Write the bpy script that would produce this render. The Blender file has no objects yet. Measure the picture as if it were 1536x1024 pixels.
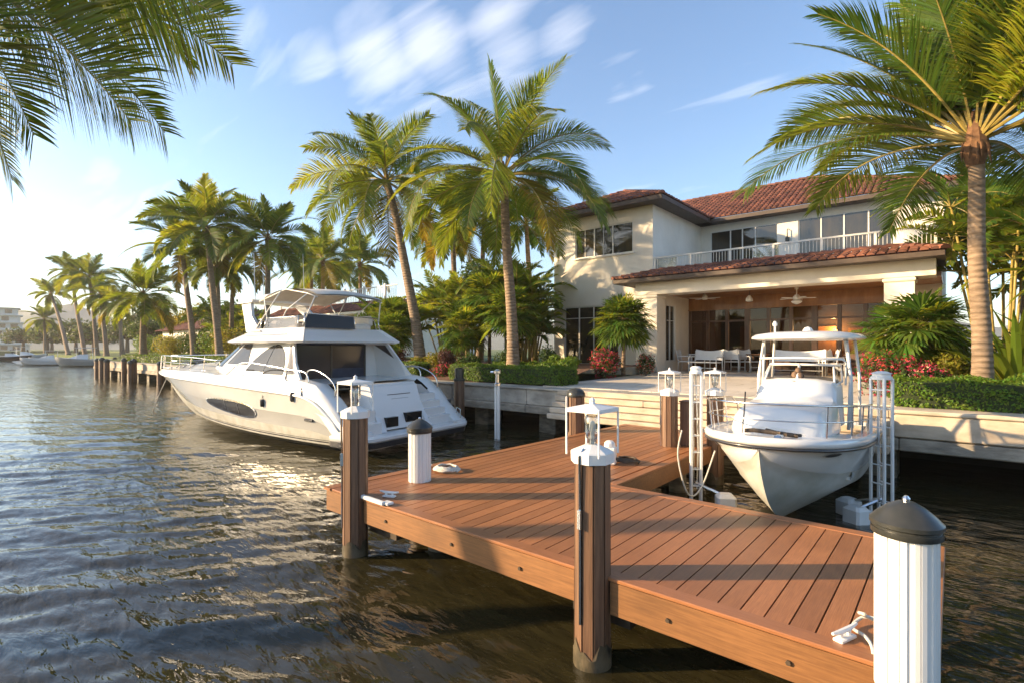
import bpy, math, random
from mathutils import Vector, Matrix
import numpy as np
R = math.radians
sin, cos, pi = math.sin, math.cos, math.pi
scene = bpy.context.scene
COL = scene.collection

# ---------------------------------------------------------------- camera
HDG = R(40.2)
CAMZ = 2.53
cam_d = bpy.data.cameras.new('camera')
cam_d.sensor_width = 36.0
cam_d.lens = 784.0 / 1536.0 * 36.0
cam_d.shift_y = 10.0 / 1536.0
cam_d.clip_start = 0.05
cam_d.clip_end = 6000
cam = bpy.data.objects.new('camera', cam_d)
cam.location = (0, 0, CAMZ)
cam.rotation_euler = (R(90), 0, HDG)
COL.objects.link(cam)
scene.camera = cam

# ---------------------------------------------------------------- light
SUN_EL = R(17.0)
SUN_AZ = R(180 + 41.0)          # direction to the sun measured from +X counter-clockwise
sdir = Vector((cos(SUN_AZ) * cos(SUN_EL), sin(SUN_AZ) * cos(SUN_EL), sin(SUN_EL)))
sl = bpy.data.lights.new('sun', 'SUN')
sl.energy = 5.0
sl.angle = R(0.6)
sl.color = (1.0, 0.73, 0.42)
so = bpy.data.objects.new('sun', sl)
so.rotation_euler = (-sdir).to_track_quat('-Z', 'Y').to_euler()
COL.objects.link(so)

world = bpy.data.worlds.new('World')
scene.world = world
world.use_nodes = True
wn = world.node_tree
wn.nodes.clear()
wo = wn.nodes.new('ShaderNodeOutputWorld')
bg = wn.nodes.new('ShaderNodeBackground')
sky = wn.nodes.new('ShaderNodeTexSky')
sky.sky_type = 'NISHITA'
sky.sun_disc = False
sky.sun_elevation = SUN_EL
sky.sun_rotation = pi / 2 - SUN_AZ
sky.air_density = 1.0
sky.dust_density = 1.0
sky.ozone_density = 2.6
bg.inputs['Strength'].default_value = 0.135
# wispy clouds: noise on the sky direction, gathered in a few drifting banks
tc = wn.nodes.new('ShaderNodeTexCoord')
def wmath(op, a, b=None, c=None):
    n = wn.nodes.new('ShaderNodeMath'); n.operation = op
    for i, v in enumerate((a, b, c)):
        if v is None: continue
        if isinstance(v, (int, float)): n.inputs[i].default_value = v
        else: wn.links.new(v, n.inputs[i])
    return n.outputs[0]
sep = wn.nodes.new('ShaderNodeSeparateXYZ'); wn.links.new(tc.outputs['Generated'], sep.inputs[0])
zz = wmath('ADD', wmath('MAXIMUM', sep.outputs[2], 0.0), 0.12)
cx = wmath('DIVIDE', sep.outputs[0], zz); cy = wmath('DIVIDE', sep.outputs[1], zz)
cmb = wn.nodes.new('ShaderNodeCombineXYZ'); wn.links.new(cx, cmb.inputs[0]); wn.links.new(cy, cmb.inputs[1])
mp = wn.nodes.new('ShaderNodeMapping'); mp.inputs['Rotation'].default_value = (0, 0, R(-38)); mp.inputs['Scale'].default_value = (0.55, 2.6, 1)
wn.links.new(cmb.outputs[0], mp.inputs[0])
nz = wn.nodes.new('ShaderNodeTexNoise'); nz.inputs['Scale'].default_value = 2.7; nz.inputs['Detail'].default_value = 7; nz.inputs['Roughness'].default_value = 0.52; nz.inputs['Distortion'].default_value = 0.5
wn.links.new(mp.outputs[0], nz.inputs['Vector'])
def ray(px, py):
    a = (px - 768) / 784.0; b = -(py - 522) / 784.0
    return Vector((a * cos(HDG) - sin(HDG), a * sin(HDG) + cos(HDG), b)).normalized()
acc = None
for (px, py, spread, amt) in ((400, 78, 0.003, 0.6), (470, 85, 0.003, .8), (560, 85, 0.0045, 1.0), (650, 72, 0.0045, 1.0), (750, 52, 0.004, 0.9), (850, 50, 0.003, 0.7), (930, 50, 0.003, 0.4),
                              (200, 280, 0.004, 0.5), (560, 330, 0.002, 0.55), (960, 118, 0.001, 0.35), (1130, 108, 0.0012, 0.3), (930, 138, 0.0012, 0.3), (620, 115, 0.003, .7)):
    d = ray(px, py)
    vm = wn.nodes.new('ShaderNodeVectorMath'); vm.operation = 'DOT_PRODUCT'
    vn = wn.nodes.new('ShaderNodeVectorMath'); vn.operation = 'NORMALIZE'
    wn.links.new(tc.outputs['Generated'], vn.inputs[0]); wn.links.new(vn.outputs[0], vm.inputs[0]); vm.inputs[1].default_value = d
    g = wmath('MULTIPLY', wmath('EXPONENT', wmath('DIVIDE', wmath('SUBTRACT', vm.outputs['Value'], 1.0), spread * 0.55)), amt)
    acc = g if acc is None else wmath('MAXIMUM', acc, g)
cl = wmath('SUBTRACT', wmath('ADD', nz.outputs['Fac'], wmath('MULTIPLY', acc, 0.36)), 0.62)
cl = wmath('MINIMUM', wmath('MAXIMUM', wmath('MULTIPLY', cl, 1.0), 0.0), 0.30)
mixc = wn.nodes.new('ShaderNodeMix'); mixc.data_type = 'RGBA'
wn.links.new(cl, mixc.inputs['Factor'])
CLOUD = mixc.inputs['B']; CLOUD.default_value = (7.0, 6.6, 6.3, 1)
wn.links.new(sky.outputs[0], mixc.inputs['A'])
wn.links.new(mixc.outputs['Result'], bg.inputs['Color'])
wn.links.new(bg.outputs[0], wo.inputs[0])

scene.view_settings.view_transform = 'Standard'
scene.view_settings.look = 'None'
scene.view_settings.exposure = 1.3
scene.view_settings.gamma = 1.0
cy_ = scene.cycles
cy_.max_bounces = 7
cy_.transparent_max_bounces = 10
cy_.transmission_bounces = 4
cy_.diffuse_bounces = 3
cy_.glossy_bounces = 4
cy_.sample_clamp_indirect = 6.0
cy_.caustics_reflective = False
cy_.caustics_refractive = False
try:
    cy_.use_denoising = True
    cy_.denoiser = 'OPENIMAGEDENOISE'
except Exception:
    pass

# ---------------------------------------------------------------- helpers
def at(px, Y):
    """ground X on the plane Y seen at picture column px"""
    a = (px - 768) / 784.0
    return Y * (a * cos(HDG) - sin(HDG)) / (a * sin(HDG) + cos(HDG))

def tag(o, label=None, cat=None, group=None, kind=None):
    if label: o['label'] = label
    if cat: o['category'] = cat
    if group: o['group'] = group
    if kind: o['kind'] = kind
    return o

def thing(name, label, cat, loc=(0, 0, 0), rotz=0.0, group=None, scale=1.0):
    o = bpy.data.objects.new(name, None)
    o.empty_display_size = 0.3
    COL.objects.link(o)
    o.location = loc
    o.rotation_euler = (0, 0, rotz)
    o.scale = (scale,) * 3
    return tag(o, label, cat, group)

def kids(o):
    return [c for c in bpy.data.objects if c.parent is o]

def dup(root, loc, rotz=None, label=None, scale=None):
    r = root.copy(); COL.objects.link(r); r.location = loc
    if rotz is not None: r.rotation_euler = (0, 0, rotz)
    if scale is not None: r.scale = scale if hasattr(scale, '__len__') else (scale,) * 3
    if label: r['label'] = label
    for ch in kids(root):
        c = ch.copy(); COL.objects.link(c); c.parent = r
        for g in kids(ch):
            d = g.copy(); COL.objects.link(d); d.parent = c
    return r

class MB:
    def __init__(s):
        s.v = []; s.f = []; s.m = []
    def add(s, vs, fs, m=0):
        b = len(s.v)
        s.v.extend([tuple(p) for p in vs])
        for f in fs:
            s.f.append(tuple(i + b for i in f)); s.m.append(m)
        return s
    def quad(s, a, b, c, d, m=0): return s.add((a, b, c, d), ((0, 1, 2, 3),), m)
    def poly(s, pts, m=0): return s.add(pts, (tuple(range(len(pts))),), m)
    def boxp(s, p, q, m=0):
        x0, y0, z0 = p; x1, y1, z1 = q
        v = [(x0, y0, z0), (x1, y0, z0), (x1, y1, z0), (x0, y1, z0), (x0, y0, z1), (x1, y0, z1), (x1, y1, z1), (x0, y1, z1)]
        return s.add(v, ((3, 2, 1, 0), (4, 5, 6, 7), (0, 1, 5, 4), (1, 2, 6, 5), (2, 3, 7, 6), (3, 0, 4, 7)), m)
    def box(s, c, d, m=0, rz=0.0, bev=0.0):
        hx, hy, hz = d[0] / 2, d[1] / 2, d[2] / 2
        if bev > 0:
            k = min(bev, hx * .9, hy * .9, hz * .9)
            prof = [(-hz, k), (-hz + k, 0), (hz - k, 0), (hz, k)]
            rings = []
            for z, i in prof:
                a, b = hx - i, hy - i; e = k * .6
                rings.append([(-a + e, -b, z), (a - e, -b, z), (a, -b + e, z), (a, b - e, z), (a - e, b, z), (-a + e, b, z), (-a, b - e, z), (-a, -b + e, z)])
            vs = [p for r in rings for p in r]; fs = []
            for i in range(3):
                for j in range(8):
                    fs.append((i * 8 + j, i * 8 + (j + 1) % 8, i * 8 + 8 + (j + 1) % 8, i * 8 + 8 + j))
            fs.append(tuple(range(7, -1, -1))); fs.append(tuple(range(24, 32)))
        else:
            t = MB(); t.boxp((-hx, -hy, -hz), (hx, hy, hz)); vs, fs = t.v, t.f
        ca, sa = cos(rz), sin(rz)
        return s.add([(c[0] + x * ca - y * sa, c[1] + x * sa + y * ca, c[2] + z) for x, y, z in vs], fs, m)
    def loft(s, rings, closed=True, caps=(True, True), m=0, mats=None):
        n = len(rings[0]); vs = [p for r in rings for p in r]; b = len(s.v)
        s.v.extend([tuple(p) for p in vs])
        for i in range(len(rings) - 1):
            for j in range(n if closed else n - 1):
                k = (j + 1) % n
                s.f.append((b + i * n + j, b + i * n + k, b + (i + 1) * n + k, b + (i + 1) * n + j))
                s.m.append(mats[j] if mats else m)
        if caps[0]: s.f.append(tuple(b + j for j in range(n - 1, -1, -1))); s.m.append(m)
        if caps[1]: s.f.append(tuple(b + (len(rings) - 1) * n + j for j in range(n))); s.m.append(m)
        return s
    def tube(s, path, r, n=8, m=0, caps=True):
        P = [Vector(p) for p in path]; rings = []
        if not hasattr(r, '__len__'): r = [r] * len(P)
        ref = None
        for i, p in enumerate(P):
            t = (P[min(i + 1, len(P) - 1)] - P[max(i - 1, 0)]).normalized()
            if ref is None:
                ref = Vector((0, 0, 1)) if abs(t.z) < 0.9 else Vector((1, 0, 0))
                u = t.cross(ref).normalized()
            else:
                u = (u - t * u.dot(t)).normalized()
            w = t.cross(u)
            rings.append([p + (u * cos(2 * pi * k / n) + w * sin(2 * pi * k / n)) * r[i] for k in range(n)])
        return s.loft(rings, True, (caps, caps), m)
    def lathe(s, c, prof, n=16, m=0, caps=True, ph=0.0):
        rings = [[(c[0] + r * cos(2 * pi * k / n + ph), c[1] + r * sin(2 * pi * k / n + ph), c[2] + z) for k in range(n)] for r, z in prof]
        return s.loft(rings, True, (caps, caps), m)
    def prism(s, poly, z0, z1, m=0):
        n = len(poly)
        return s.loft([[(x, y, z0) for x, y in poly], [(x, y, z1) for x, y in poly]], True, (True, True), m)
    def xz(s, poly, y0, y1, m=0):
        return s.loft([[(x, y0, z) for x, z in poly], [(x, y1, z) for x, z in poly]], True, (True, True), m)
    def build(s, name, mats, parent=None, origin=(0, 0, 0), smooth=False, sharp=None, fix=False):
        me = bpy.data.meshes.new(name)
        ox, oy, oz = origin
        vs = [(x - ox, y - oy, z - oz) for x, y, z in s.v] if any(origin) else s.v
        me.from_pydata(vs, [], s.f)
        if not isinstance(mats, (list, tuple)): mats = [mats]
        for m in mats: me.materials.append(m)
        me.polygons.foreach_set('material_index', s.m)
        if smooth:
            me.polygons.foreach_set('use_smooth', [True] * len(s.f))
        me.update()
        if fix:
            import bmesh
            bm = bmesh.new(); bm.from_mesh(me); bmesh.ops.remove_doubles(bm, verts=bm.verts, dist=0.0005)
            bmesh.ops.recalc_face_normals(bm, faces=bm.faces); bm.to_mesh(me); bm.free()
        if smooth and sharp:
            me.set_sharp_from_angle(angle=R(sharp))
        o = bpy.data.objects.new(name, me)
        COL.objects.link(o)
        if parent is not None: o.parent = parent
        return o

def solo(mb, name, mats, label, cat, origin, group=None, **k):
    o = mb.build(name, mats, None, origin, **k); o.location = origin
    return tag(o, label, cat, group)

# ---------------------------------------------------------------- materials
def nt(name):
    m = bpy.data.materials.new(name); m.use_nodes = True
    t = m.node_tree; t.nodes.clear()
    out = t.nodes.new('ShaderNodeOutputMaterial')
    return m, t, out

def link(t, a, b): t.links.new(a, b)

def mat(name, c1, c2=None, rough=0.5, metal=0.0, scale=4.0, stretch=(1, 1, 1), detail=5, bump=0.0, bscale=None, island=0.0, spec=0.5, coat=0.0, ramp=(0.35, 0.65), dist=0.01, rough2=None, stain=None):
    m, t, out = nt(name)
    p = t.nodes.new('ShaderNodeBsdfPrincipled')
    link(t, p.outputs[0], out.inputs[0])
    p.inputs['Roughness'].default_value = rough
    p.inputs['Metallic'].default_value = metal
    p.inputs['Specular IOR Level'].default_value = spec
    p.inputs['Coat Weight'].default_value = coat
    p.inputs['Coat Roughness'].default_value = 0.05
    c1 = tuple(c1) + (1,)
    col = None
    if c2 is not None or bump:
        tcn = t.nodes.new('ShaderNodeTexCoord'); mpn = t.nodes.new('ShaderNodeMapping')
        mpn.inputs['Scale'].default_value = stretch
        link(t, tcn.outputs['Object'], mpn.inputs[0])
    if c2 is not None:
        n = t.nodes.new('ShaderNodeTexNoise'); n.inputs['Scale'].default_value = scale; n.inputs['Detail'].default_value = detail; n.inputs['Roughness'].default_value = 0.6
        link(t, mpn.outputs[0], n.inputs['Vector'])
        r = t.nodes.new('ShaderNodeValToRGB')
        r.color_ramp.elements[0].position = ramp[0]; r.color_ramp.elements[1].position = ramp[1]
        r.color_ramp.elements[0].color = c1; r.color_ramp.elements[1].color = tuple(c2) + (1,)
        link(t, n.outputs['Fac'], r.inputs[0]); col = r.outputs[0]
        if rough2 is not None:
            mr = t.nodes.new('ShaderNodeMapRange'); mr.inputs['To Min'].default_value = rough; mr.inputs['To Max'].default_value = rough2
            link(t, n.outputs['Fac'], mr.inputs[0]); link(t, mr.outputs[0], p.inputs['Roughness'])
    if island:
        g = t.nodes.new('ShaderNodeNewGeometry')
        h = t.nodes.new('ShaderNodeHueSaturation')
        mr = t.nodes.new('ShaderNodeMapRange'); mr.inputs['To Min'].default_value = 1 - island; mr.inputs['To Max'].default_value = 1 + island
        link(t, g.outputs['Random Per Island'], mr.inputs[0]); link(t, mr.outputs[0], h.inputs['Value'])
        if col is None: h.inputs['Color'].default_value = c1
        else: link(t, col, h.inputs['Color'])
        col = h.outputs[0]
    if stain:
        tcs = t.nodes.new('ShaderNodeTexCoord'); ns = t.nodes.new('ShaderNodeTexNoise'); ns.inputs['Scale'].default_value = stain[0]; ns.inputs['Detail'].default_value = 7; ns.inputs['Roughness'].default_value = 0.65
        link(t, tcs.outputs['Object'], ns.inputs['Vector'])
        ms = t.nodes.new('ShaderNodeMapRange'); ms.inputs['From Min'].default_value = .35; ms.inputs['From Max'].default_value = .68; ms.inputs['To Min'].default_value = 1 - stain[1]; ms.inputs['To Max'].default_value = 1 + stain[1] * .4
        link(t, ns.outputs['Fac'], ms.inputs[0])
        hs = t.nodes.new('ShaderNodeHueSaturation'); link(t, ms.outputs[0], hs.inputs['Value'])
        if col is None: hs.inputs['Color'].default_value = c1
        else: link(t, col, hs.inputs['Color'])
        col = hs.outputs[0]
    if col is None: p.inputs['Base Color'].default_value = c1
    else: link(t, col, p.inputs['Base Color'])
    if bump:
        n2 = t.nodes.new('ShaderNodeTexNoise'); n2.inputs['Scale'].default_value = bscale or scale * 3; n2.inputs['Detail'].default_value = 6
        link(t, mpn.outputs[0], n2.inputs['Vector'])
        b = t.nodes.new('ShaderNodeBump'); b.inputs['Strength'].default_value = bump; b.inputs['Distance'].default_value = dist
        link(t, n2.outputs['Fac'], b.inputs['Height']); link(t, b.outputs[0], p.inputs['Normal'])
    return m

def leafmat(name, c, tr, rough=0.45, var=0.35, hue=0.03, fac=0.45):
    m, t, out = nt(name)
    g = t.nodes.new('ShaderNodeNewGeometry')
    def tint(colr):
        h = t.nodes.new('ShaderNodeHueSaturation'); h.inputs['Color'].default_value = tuple(colr) + (1,)
        a = t.nodes.new('ShaderNodeMapRange'); a.inputs['To Min'].default_value = 1 - var; a.inputs['To Max'].default_value = 1 + var
        b = t.nodes.new('ShaderNodeMapRange'); b.inputs['To Min'].default_value = 0.5 - hue; b.inputs['To Max'].default_value = 0.5 + hue
        link(t, g.outputs['Random Per Island'], a.inputs[0])
        w = t.nodes.new('ShaderNodeMath'); w.operation = 'FRACT'
        w2 = t.nodes.new('ShaderNodeMath'); w2.operation = 'MULTIPLY'; w2.inputs[1].default_value = 7.31
        link(t, g.outputs['Random Per Island'], w2.inputs[0]); link(t, w2.outputs[0], w.inputs[0]); link(t, w.outputs[0], b.inputs[0])
        link(t, a.outputs[0], h.inputs['Value']); link(t, b.outputs[0], h.inputs['Hue'])
        return h.outputs[0]
    p = t.nodes.new('ShaderNodeBsdfPrincipled'); p.inputs['Roughness'].default_value = rough + .05; p.inputs['Specular IOR Level'].default_value = 0.26
    link(t, tint(c), p.inputs['Base Color'])
    tl = t.nodes.new('ShaderNodeBsdfTranslucent'); link(t, tint(tr), tl.inputs['Color'])
    mx = t.nodes.new('ShaderNodeMixShader'); mx.inputs[0].default_value = fac
    link(t, p.outputs[0], mx.inputs[1]); link(t, tl.outputs[0], mx.inputs[2]); link(t, mx.outputs[0], out.inputs[0])
    return m

def glassmat(name, tint, trans=0.5, refl=0.08, rough=0.01, dark=(0.01, 0.012, 0.014), top=.8, blend=.3):
    """window glass: clear-ish pane with Fresnel mirror and a tinted body"""
    m, t, out = nt(name)
    tr = t.nodes.new('ShaderNodeBsdfTransparent'); tr.inputs[0].default_value = tuple(tint) + (1,)
    df = t.nodes.new('ShaderNodeBsdfDiffuse'); df.inputs[0].default_value = tuple(dark) + (1,)
    m1 = t.nodes.new('ShaderNodeMixShader'); m1.inputs[0].default_value = trans
    link(t, df.outputs[0], m1.inputs[1]); link(t, tr.outputs[0], m1.inputs[2])
    gl = t.nodes.new('ShaderNodeBsdfGlossy'); gl.inputs['Roughness'].default_value = rough
    fr = t.nodes.new('ShaderNodeLayerWeight'); fr.inputs['Blend'].default_value = blend
    mr = t.nodes.new('ShaderNodeMapRange'); mr.inputs['To Min'].default_value = refl; mr.inputs['To Max'].default_value = top
    link(t, fr.outputs['Fresnel'], mr.inputs[0])
    m2 = t.nodes.new('ShaderNodeMixShader'); link(t, mr.outputs[0], m2.inputs[0])
    link(t, m1.outputs[0], m2.inputs[1]); link(t, gl.outputs[0], m2.inputs[2]); link(t, m2.outputs[0], out.inputs[0])
    return m

def emit(name, c, s):
    m, t, out = nt(name)
    e = t.nodes.new('ShaderNodeEmission'); e.inputs[0].default_value = tuple(c) + (1,); e.inputs[1].default_value = s
    link(t, e.outputs[0], out.inputs[0]); return m

M = {}
M['deck'] = mat('composite_decking', (0.27, 0.104, 0.036), (0.39, 0.164, 0.062), rough=0.36, scale=7, stretch=(26, 0.7, 26), island=0.2, bump=0.25, bscale=9, dist=0.002, rough2=0.55, stain=(.9, .22))
M['deckx'] = mat('composite_border', (0.27, 0.107, 0.040), (0.37, 0.155, 0.063), rough=0.42, scale=7, stretch=(0.7, 26, 26), island=0.1, bump=0.25, bscale=9, dist=0.002, stain=(.9, .22))
M['fascia'] = mat('golden_timber', (0.175, 0.076, 0.026), (0.27, 0.122, 0.042), rough=0.55, scale=5, stretch=(0.6, 9, 12), bump=0.3, bscale=10, dist=0.003, island=0.08, stain=(1.3, .25))
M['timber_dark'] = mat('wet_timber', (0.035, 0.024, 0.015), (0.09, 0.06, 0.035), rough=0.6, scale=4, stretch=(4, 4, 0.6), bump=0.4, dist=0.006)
M['pile'] = mat('brown_pile', (0.105, 0.055, 0.032), (0.20, 0.11, 0.062), rough=0.5, scale=6, stretch=(7, 7, 0.35), bump=0.35, bscale=14, dist=0.004)
M['vinyl'] = mat('white_vinyl', (0.74, 0.735, 0.72), (0.66, 0.65, 0.62), rough=0.35, scale=3, stretch=(2, 2, .5), ramp=(.4, .8))
M['black'] = mat('black_plastic', (0.028, 0.030, 0.028), (0.045, 0.045, 0.040), rough=0.30, scale=10, bump=.1, dist=.003)
M['white'] = mat('white_paint', (0.74, 0.74, 0.73), (0.66, 0.65, 0.63), rough=0.4, scale=6, ramp=(.4, .9))
M['steel'] = mat('polished_steel', (0.75, 0.75, 0.74), rough=0.18, metal=1.0)
M['gel'] = mat('white_gelcoat', (0.73, 0.73, 0.72), (0.67, 0.665, 0.65), rough=0.22, coat=0.4, scale=1.2, ramp=(.3, .8), stain=(1.2, .07))
M['silver'] = mat('silver_gelcoat', (0.40, 0.40, 0.385), (0.48, 0.475, 0.455), rough=0.26, coat=0.5, scale=1.0, ramp=(.3, .8))
M['bottom'] = mat('hull_bottom', (0.55, 0.54, 0.50), (0.40, 0.39, 0.33), rough=0.4, scale=2.5, coat=.2)
M['stripe'] = mat('dark_stripe', (0.03, 0.03, 0.035), rough=0.3, coat=.3)
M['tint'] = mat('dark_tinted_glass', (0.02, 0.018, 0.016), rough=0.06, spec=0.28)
M['smoke'] = glassmat('smoked_acrylic', (0.34, 0.31, 0.30), 0.9, 0.02, top=.1, blend=.15)
M['navy'] = mat('navy_canvas', (0.018, 0.024, 0.045), (0.03, 0.038, 0.065), rough=0.7, scale=6)
M['canvas'] = mat('pale_canvas', (0.66, 0.62, 0.55), (0.56, 0.52, 0.46), rough=0.75, scale=3, bump=.3, dist=.01)
M['teak'] = mat('teak_floor', (0.16, 0.09, 0.045), (0.24, 0.14, 0.07), rough=0.6, scale=8, stretch=(1, 12, 1))
M['rope'] = mat('rope', (0.62, 0.60, 0.55), (0.45, 0.42, 0.36), rough=0.8, scale=60)
M['orangebrown'] = mat('brown_rope', (0.12, 0.07, 0.04), (0.2, 0.12, 0.07), rough=0.7, scale=50)
M['concrete'] = mat('weathered_concrete', (0.30, 0.27, 0.225), (0.52, 0.46, 0.38), rough=0.8, scale=1.6, stretch=(1, 1, 2.2), detail=9, bump=0.4, bscale=22, dist=0.01, stain=(1.1, .3))
M['concrete2'] = mat('stained_concrete', (0.20, 0.175, 0.14), (0.40, 0.345, 0.27), rough=0.85, scale=2.2, stretch=(1, 1, 3), detail=9, bump=0.5, bscale=18, dist=0.015)
M['algae'] = mat('wet_algae', (0.03, 0.027, 0.014), (0.13, 0.10, 0.06), rough=0.5, scale=5, stretch=(2, 2, 1.2), detail=9, bump=0.5, dist=0.01)
M['wetconc'] = mat('wet_pier', (0.055, 0.05, 0.035), (0.24, 0.21, 0.16), rough=0.6, scale=2.5, stretch=(1, 1, 3), detail=9, bump=0.5, dist=0.02)
M['dark'] = mat('underslab_shade', (0.012, 0.011, 0.01), (0.02, 0.018, 0.015), rough=0.9, scale=2)  # shade under the seawall slab, put into the back wall's colour
M['stone'] = mat('sand_stone', (0.46, 0.37, 0.27), (0.62, 0.52, 0.40), rough=0.75, scale=1.8, stretch=(1, 1, 3), detail=9, bump=0.3, bscale=20, dist=0.008, island=0.1, stain=(1.0, .25))
M['paving'] = mat('travertine', (0.56, 0.485, 0.395), (0.68, 0.60, 0.50), rough=0.62, scale=1.5, detail=8, island=0.09)
M['stucco'] = mat('cream_stucco', (0.79, 0.715, 0.605), (0.85, 0.785, 0.68), rough=0.85, scale=0.9, stretch=(1, 1, .5), detail=8, bump=0.25, bscale=60, dist=0.004, stain=(.55, .09))
M['trim'] = mat('white_trim', (0.76, 0.73, 0.68), (0.70, 0.67, 0.61), rough=0.55, scale=3)
M['tile'] = mat('clay_tile', (0.118, 0.043, 0.030), (0.225, 0.088, 0.053), rough=0.75, scale=1.3, island=0.42, bump=0.3, bscale=25, dist=0.006, detail=7)
M['tilebase'] = mat('dark_terracotta_bed', (0.11, 0.035, 0.022), (0.16, 0.05, 0.03), rough=0.9, scale=4)  # dark terracotta base plane under the barrel tiles
M['eave'] = mat('brown_eave', (0.060, 0.040, 0.030), (0.085, 0.058, 0.042), rough=0.6, scale=4)
M['wood'] = mat('warm_wood', (0.26, 0.105, 0.03), (0.42, 0.19, 0.06), rough=0.45, scale=3, stretch=(1, 1, .25), detail=7, coat=.15)
M['wood_dark'] = mat('dark_wood', (0.075, 0.032, 0.014), (0.13, 0.058, 0.024), rough=0.45, scale=4, stretch=(3, 3, .4), coat=.15)
M['aftglass'] = mat('blue_black_glass', (0.016, 0.018, 0.026), rough=0.12, spec=0.4)
M['winglass'] = mat('reflective_window', (0.022, 0.022, 0.02), (0.05, 0.04, 0.024), rough=0.02, spec=0.8, scale=1.2, stretch=(2, 2, .5))
M['clear'] = glassmat('clear_pane', (0.5, 0.48, 0.44), 0.95, 0.025, top=.3, blend=.18)
M['lens'] = glassmat('lantern_glass', (0.86, 0.88, 0.88), 0.95, 0.16)
M['railglass'] = glassmat('rail_glass', (0.85, 0.87, 0.86), 0.72, 0.1, dark=(.6, .58, .54))
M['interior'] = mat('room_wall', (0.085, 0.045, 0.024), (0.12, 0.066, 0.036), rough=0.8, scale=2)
M['room_floor'] = mat('room_floor', (0.18, 0.13, 0.09), (0.24, 0.18, 0.12), rough=0.35, scale=2)
M['curtain'] = mat('curtain_cloth', (0.42, 0.36, 0.27), (0.32, 0.27, 0.2), rough=0.85, scale=2)
M['warmlamp'] = emit('warm_lamp', (1.0, 0.55, 0.18), 9.0)
M['leather'] = mat('brown_fabric', (0.10, 0.055, 0.04), (0.16, 0.09, 0.06), rough=0.7, scale=8)
M['mulch'] = mat('mulch', (0.09, 0.042, 0.025), (0.17, 0.085, 0.05), rough=0.95, scale=14, bump=.8, bscale=40, dist=.03)
M['lawn'] = mat('lawn', (0.05, 0.085, 0.018), (0.10, 0.135, 0.03), rough=0.9, scale=1.5, bump=.8, bscale=60, dist=.04)
M['hill'] = mat('far_hill', (0.16, 0.19, 0.17), (0.22, 0.24, 0.21), rough=1.0, scale=.03)
M['facade'] = mat('white_facade', (0.62, 0.58, 0.52), (0.68, 0.65, 0.6), rough=0.8, scale=.5)

M['leaf'] = leafmat('palm_leaf', (0.058, 0.108, 0.014), (0.27, 0.32, 0.022))
M['leaf2'] = leafmat('palm_leaf_young', (0.10, 0.145, 0.016), (0.41, 0.42, 0.026))
M['leaf3'] = leafmat('palm_leaf_old', (0.15, 0.125, 0.016), (0.40, 0.30, 0.02), hue=.02)
M['petiole'] = mat('petiole', (0.24, 0.19, 0.045), (0.33, 0.24, 0.06), rough=0.5, scale=8)
M['fibre'] = mat('palm_fibre', (0.10, 0.048, 0.022), (0.20, 0.10, 0.045), rough=0.9, scale=12, bump=.6)
M['fan'] = leafmat('fan_leaf', (0.065, 0.125, 0.018), (0.26, 0.34, 0.03), fac=.42)
M['hedge'] = leafmat('hedge_leaf', (0.095, 0.165, 0.016), (0.24, 0.32, 0.025), rough=0.4, fac=.3)
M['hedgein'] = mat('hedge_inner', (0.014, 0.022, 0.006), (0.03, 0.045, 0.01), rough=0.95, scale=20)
M['shrub'] = leafmat('shrub_leaf', (0.035, 0.07, 0.014), (0.10, 0.16, 0.02), fac=.35)
M['shruby'] = leafmat('yellow_shrub_leaf', (0.20, 0.19, 0.02), (0.40, 0.34, 0.03), fac=.4)
M['shrubp'] = leafmat('purple_leaf', (0.09, 0.045, 0.04), (0.18, 0.07, 0.04), fac=.35)
M['petal'] = leafmat('pink_petal', (0.50, 0.05, 0.09), (0.6, 0.08, 0.10), hue=.02, fac=.35, var=.3)
M['petal2'] = leafmat('red_petal', (0.42, 0.045, 0.03), (0.5, 0.06, 0.03), hue=.03, fac=.35, var=.3)
M['petalw'] = leafmat('cream_petal', (0.7, 0.5, 0.3), (0.6, 0.4, 0.2), fac=.3, var=.2)
M['fartree'] = leafmat('far_leaf', (0.045, 0.075, 0.02), (0.12, 0.16, 0.03), fac=.35)
M['bark'] = mat('bark', (0.14, 0.10, 0.07), (0.22, 0.165, 0.12), rough=0.9, scale=5, bump=.5)

def trunkmat():
    m = mat('palm_trunk', (0.16, 0.11, 0.07), (0.31, 0.22, 0.145), rough=0.85, scale=3.0, stretch=(1.2, 1.2, 5), detail=8, bump=0.5, bscale=16, dist=0.012)
    t = m.node_tree
    p = [n for n in t.nodes if n.type == 'BSDF_PRINCIPLED'][0]
    b = [n for n in t.nodes if n.type == 'BUMP'][0]
    tcn = [n for n in t.nodes if n.type == 'TEX_COORD'][0]
    w = t.nodes.new('ShaderNodeTexWave'); w.wave_type = 'BANDS'; w.bands_direction = 'Z'; w.inputs['Scale'].default_value = 2.6; w.inputs['Distortion'].default_value = 2.2; w.inputs['Detail'].default_value = 3
    link(t, tcn.outputs['Object'], w.inputs['Vector'])
    b2 = t.nodes.new('ShaderNodeBump'); b2.inputs['Strength'].default_value = 0.6; b2.inputs['Distance'].default_value = 0.03
    link(t, w.outputs['Fac'], b2.inputs['Height']); link(t, b.outputs[0], b2.inputs['Normal']); link(t, b2.outputs[0], p.inputs['Normal'])
    return m
M['trunk'] = trunkmat()

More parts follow.
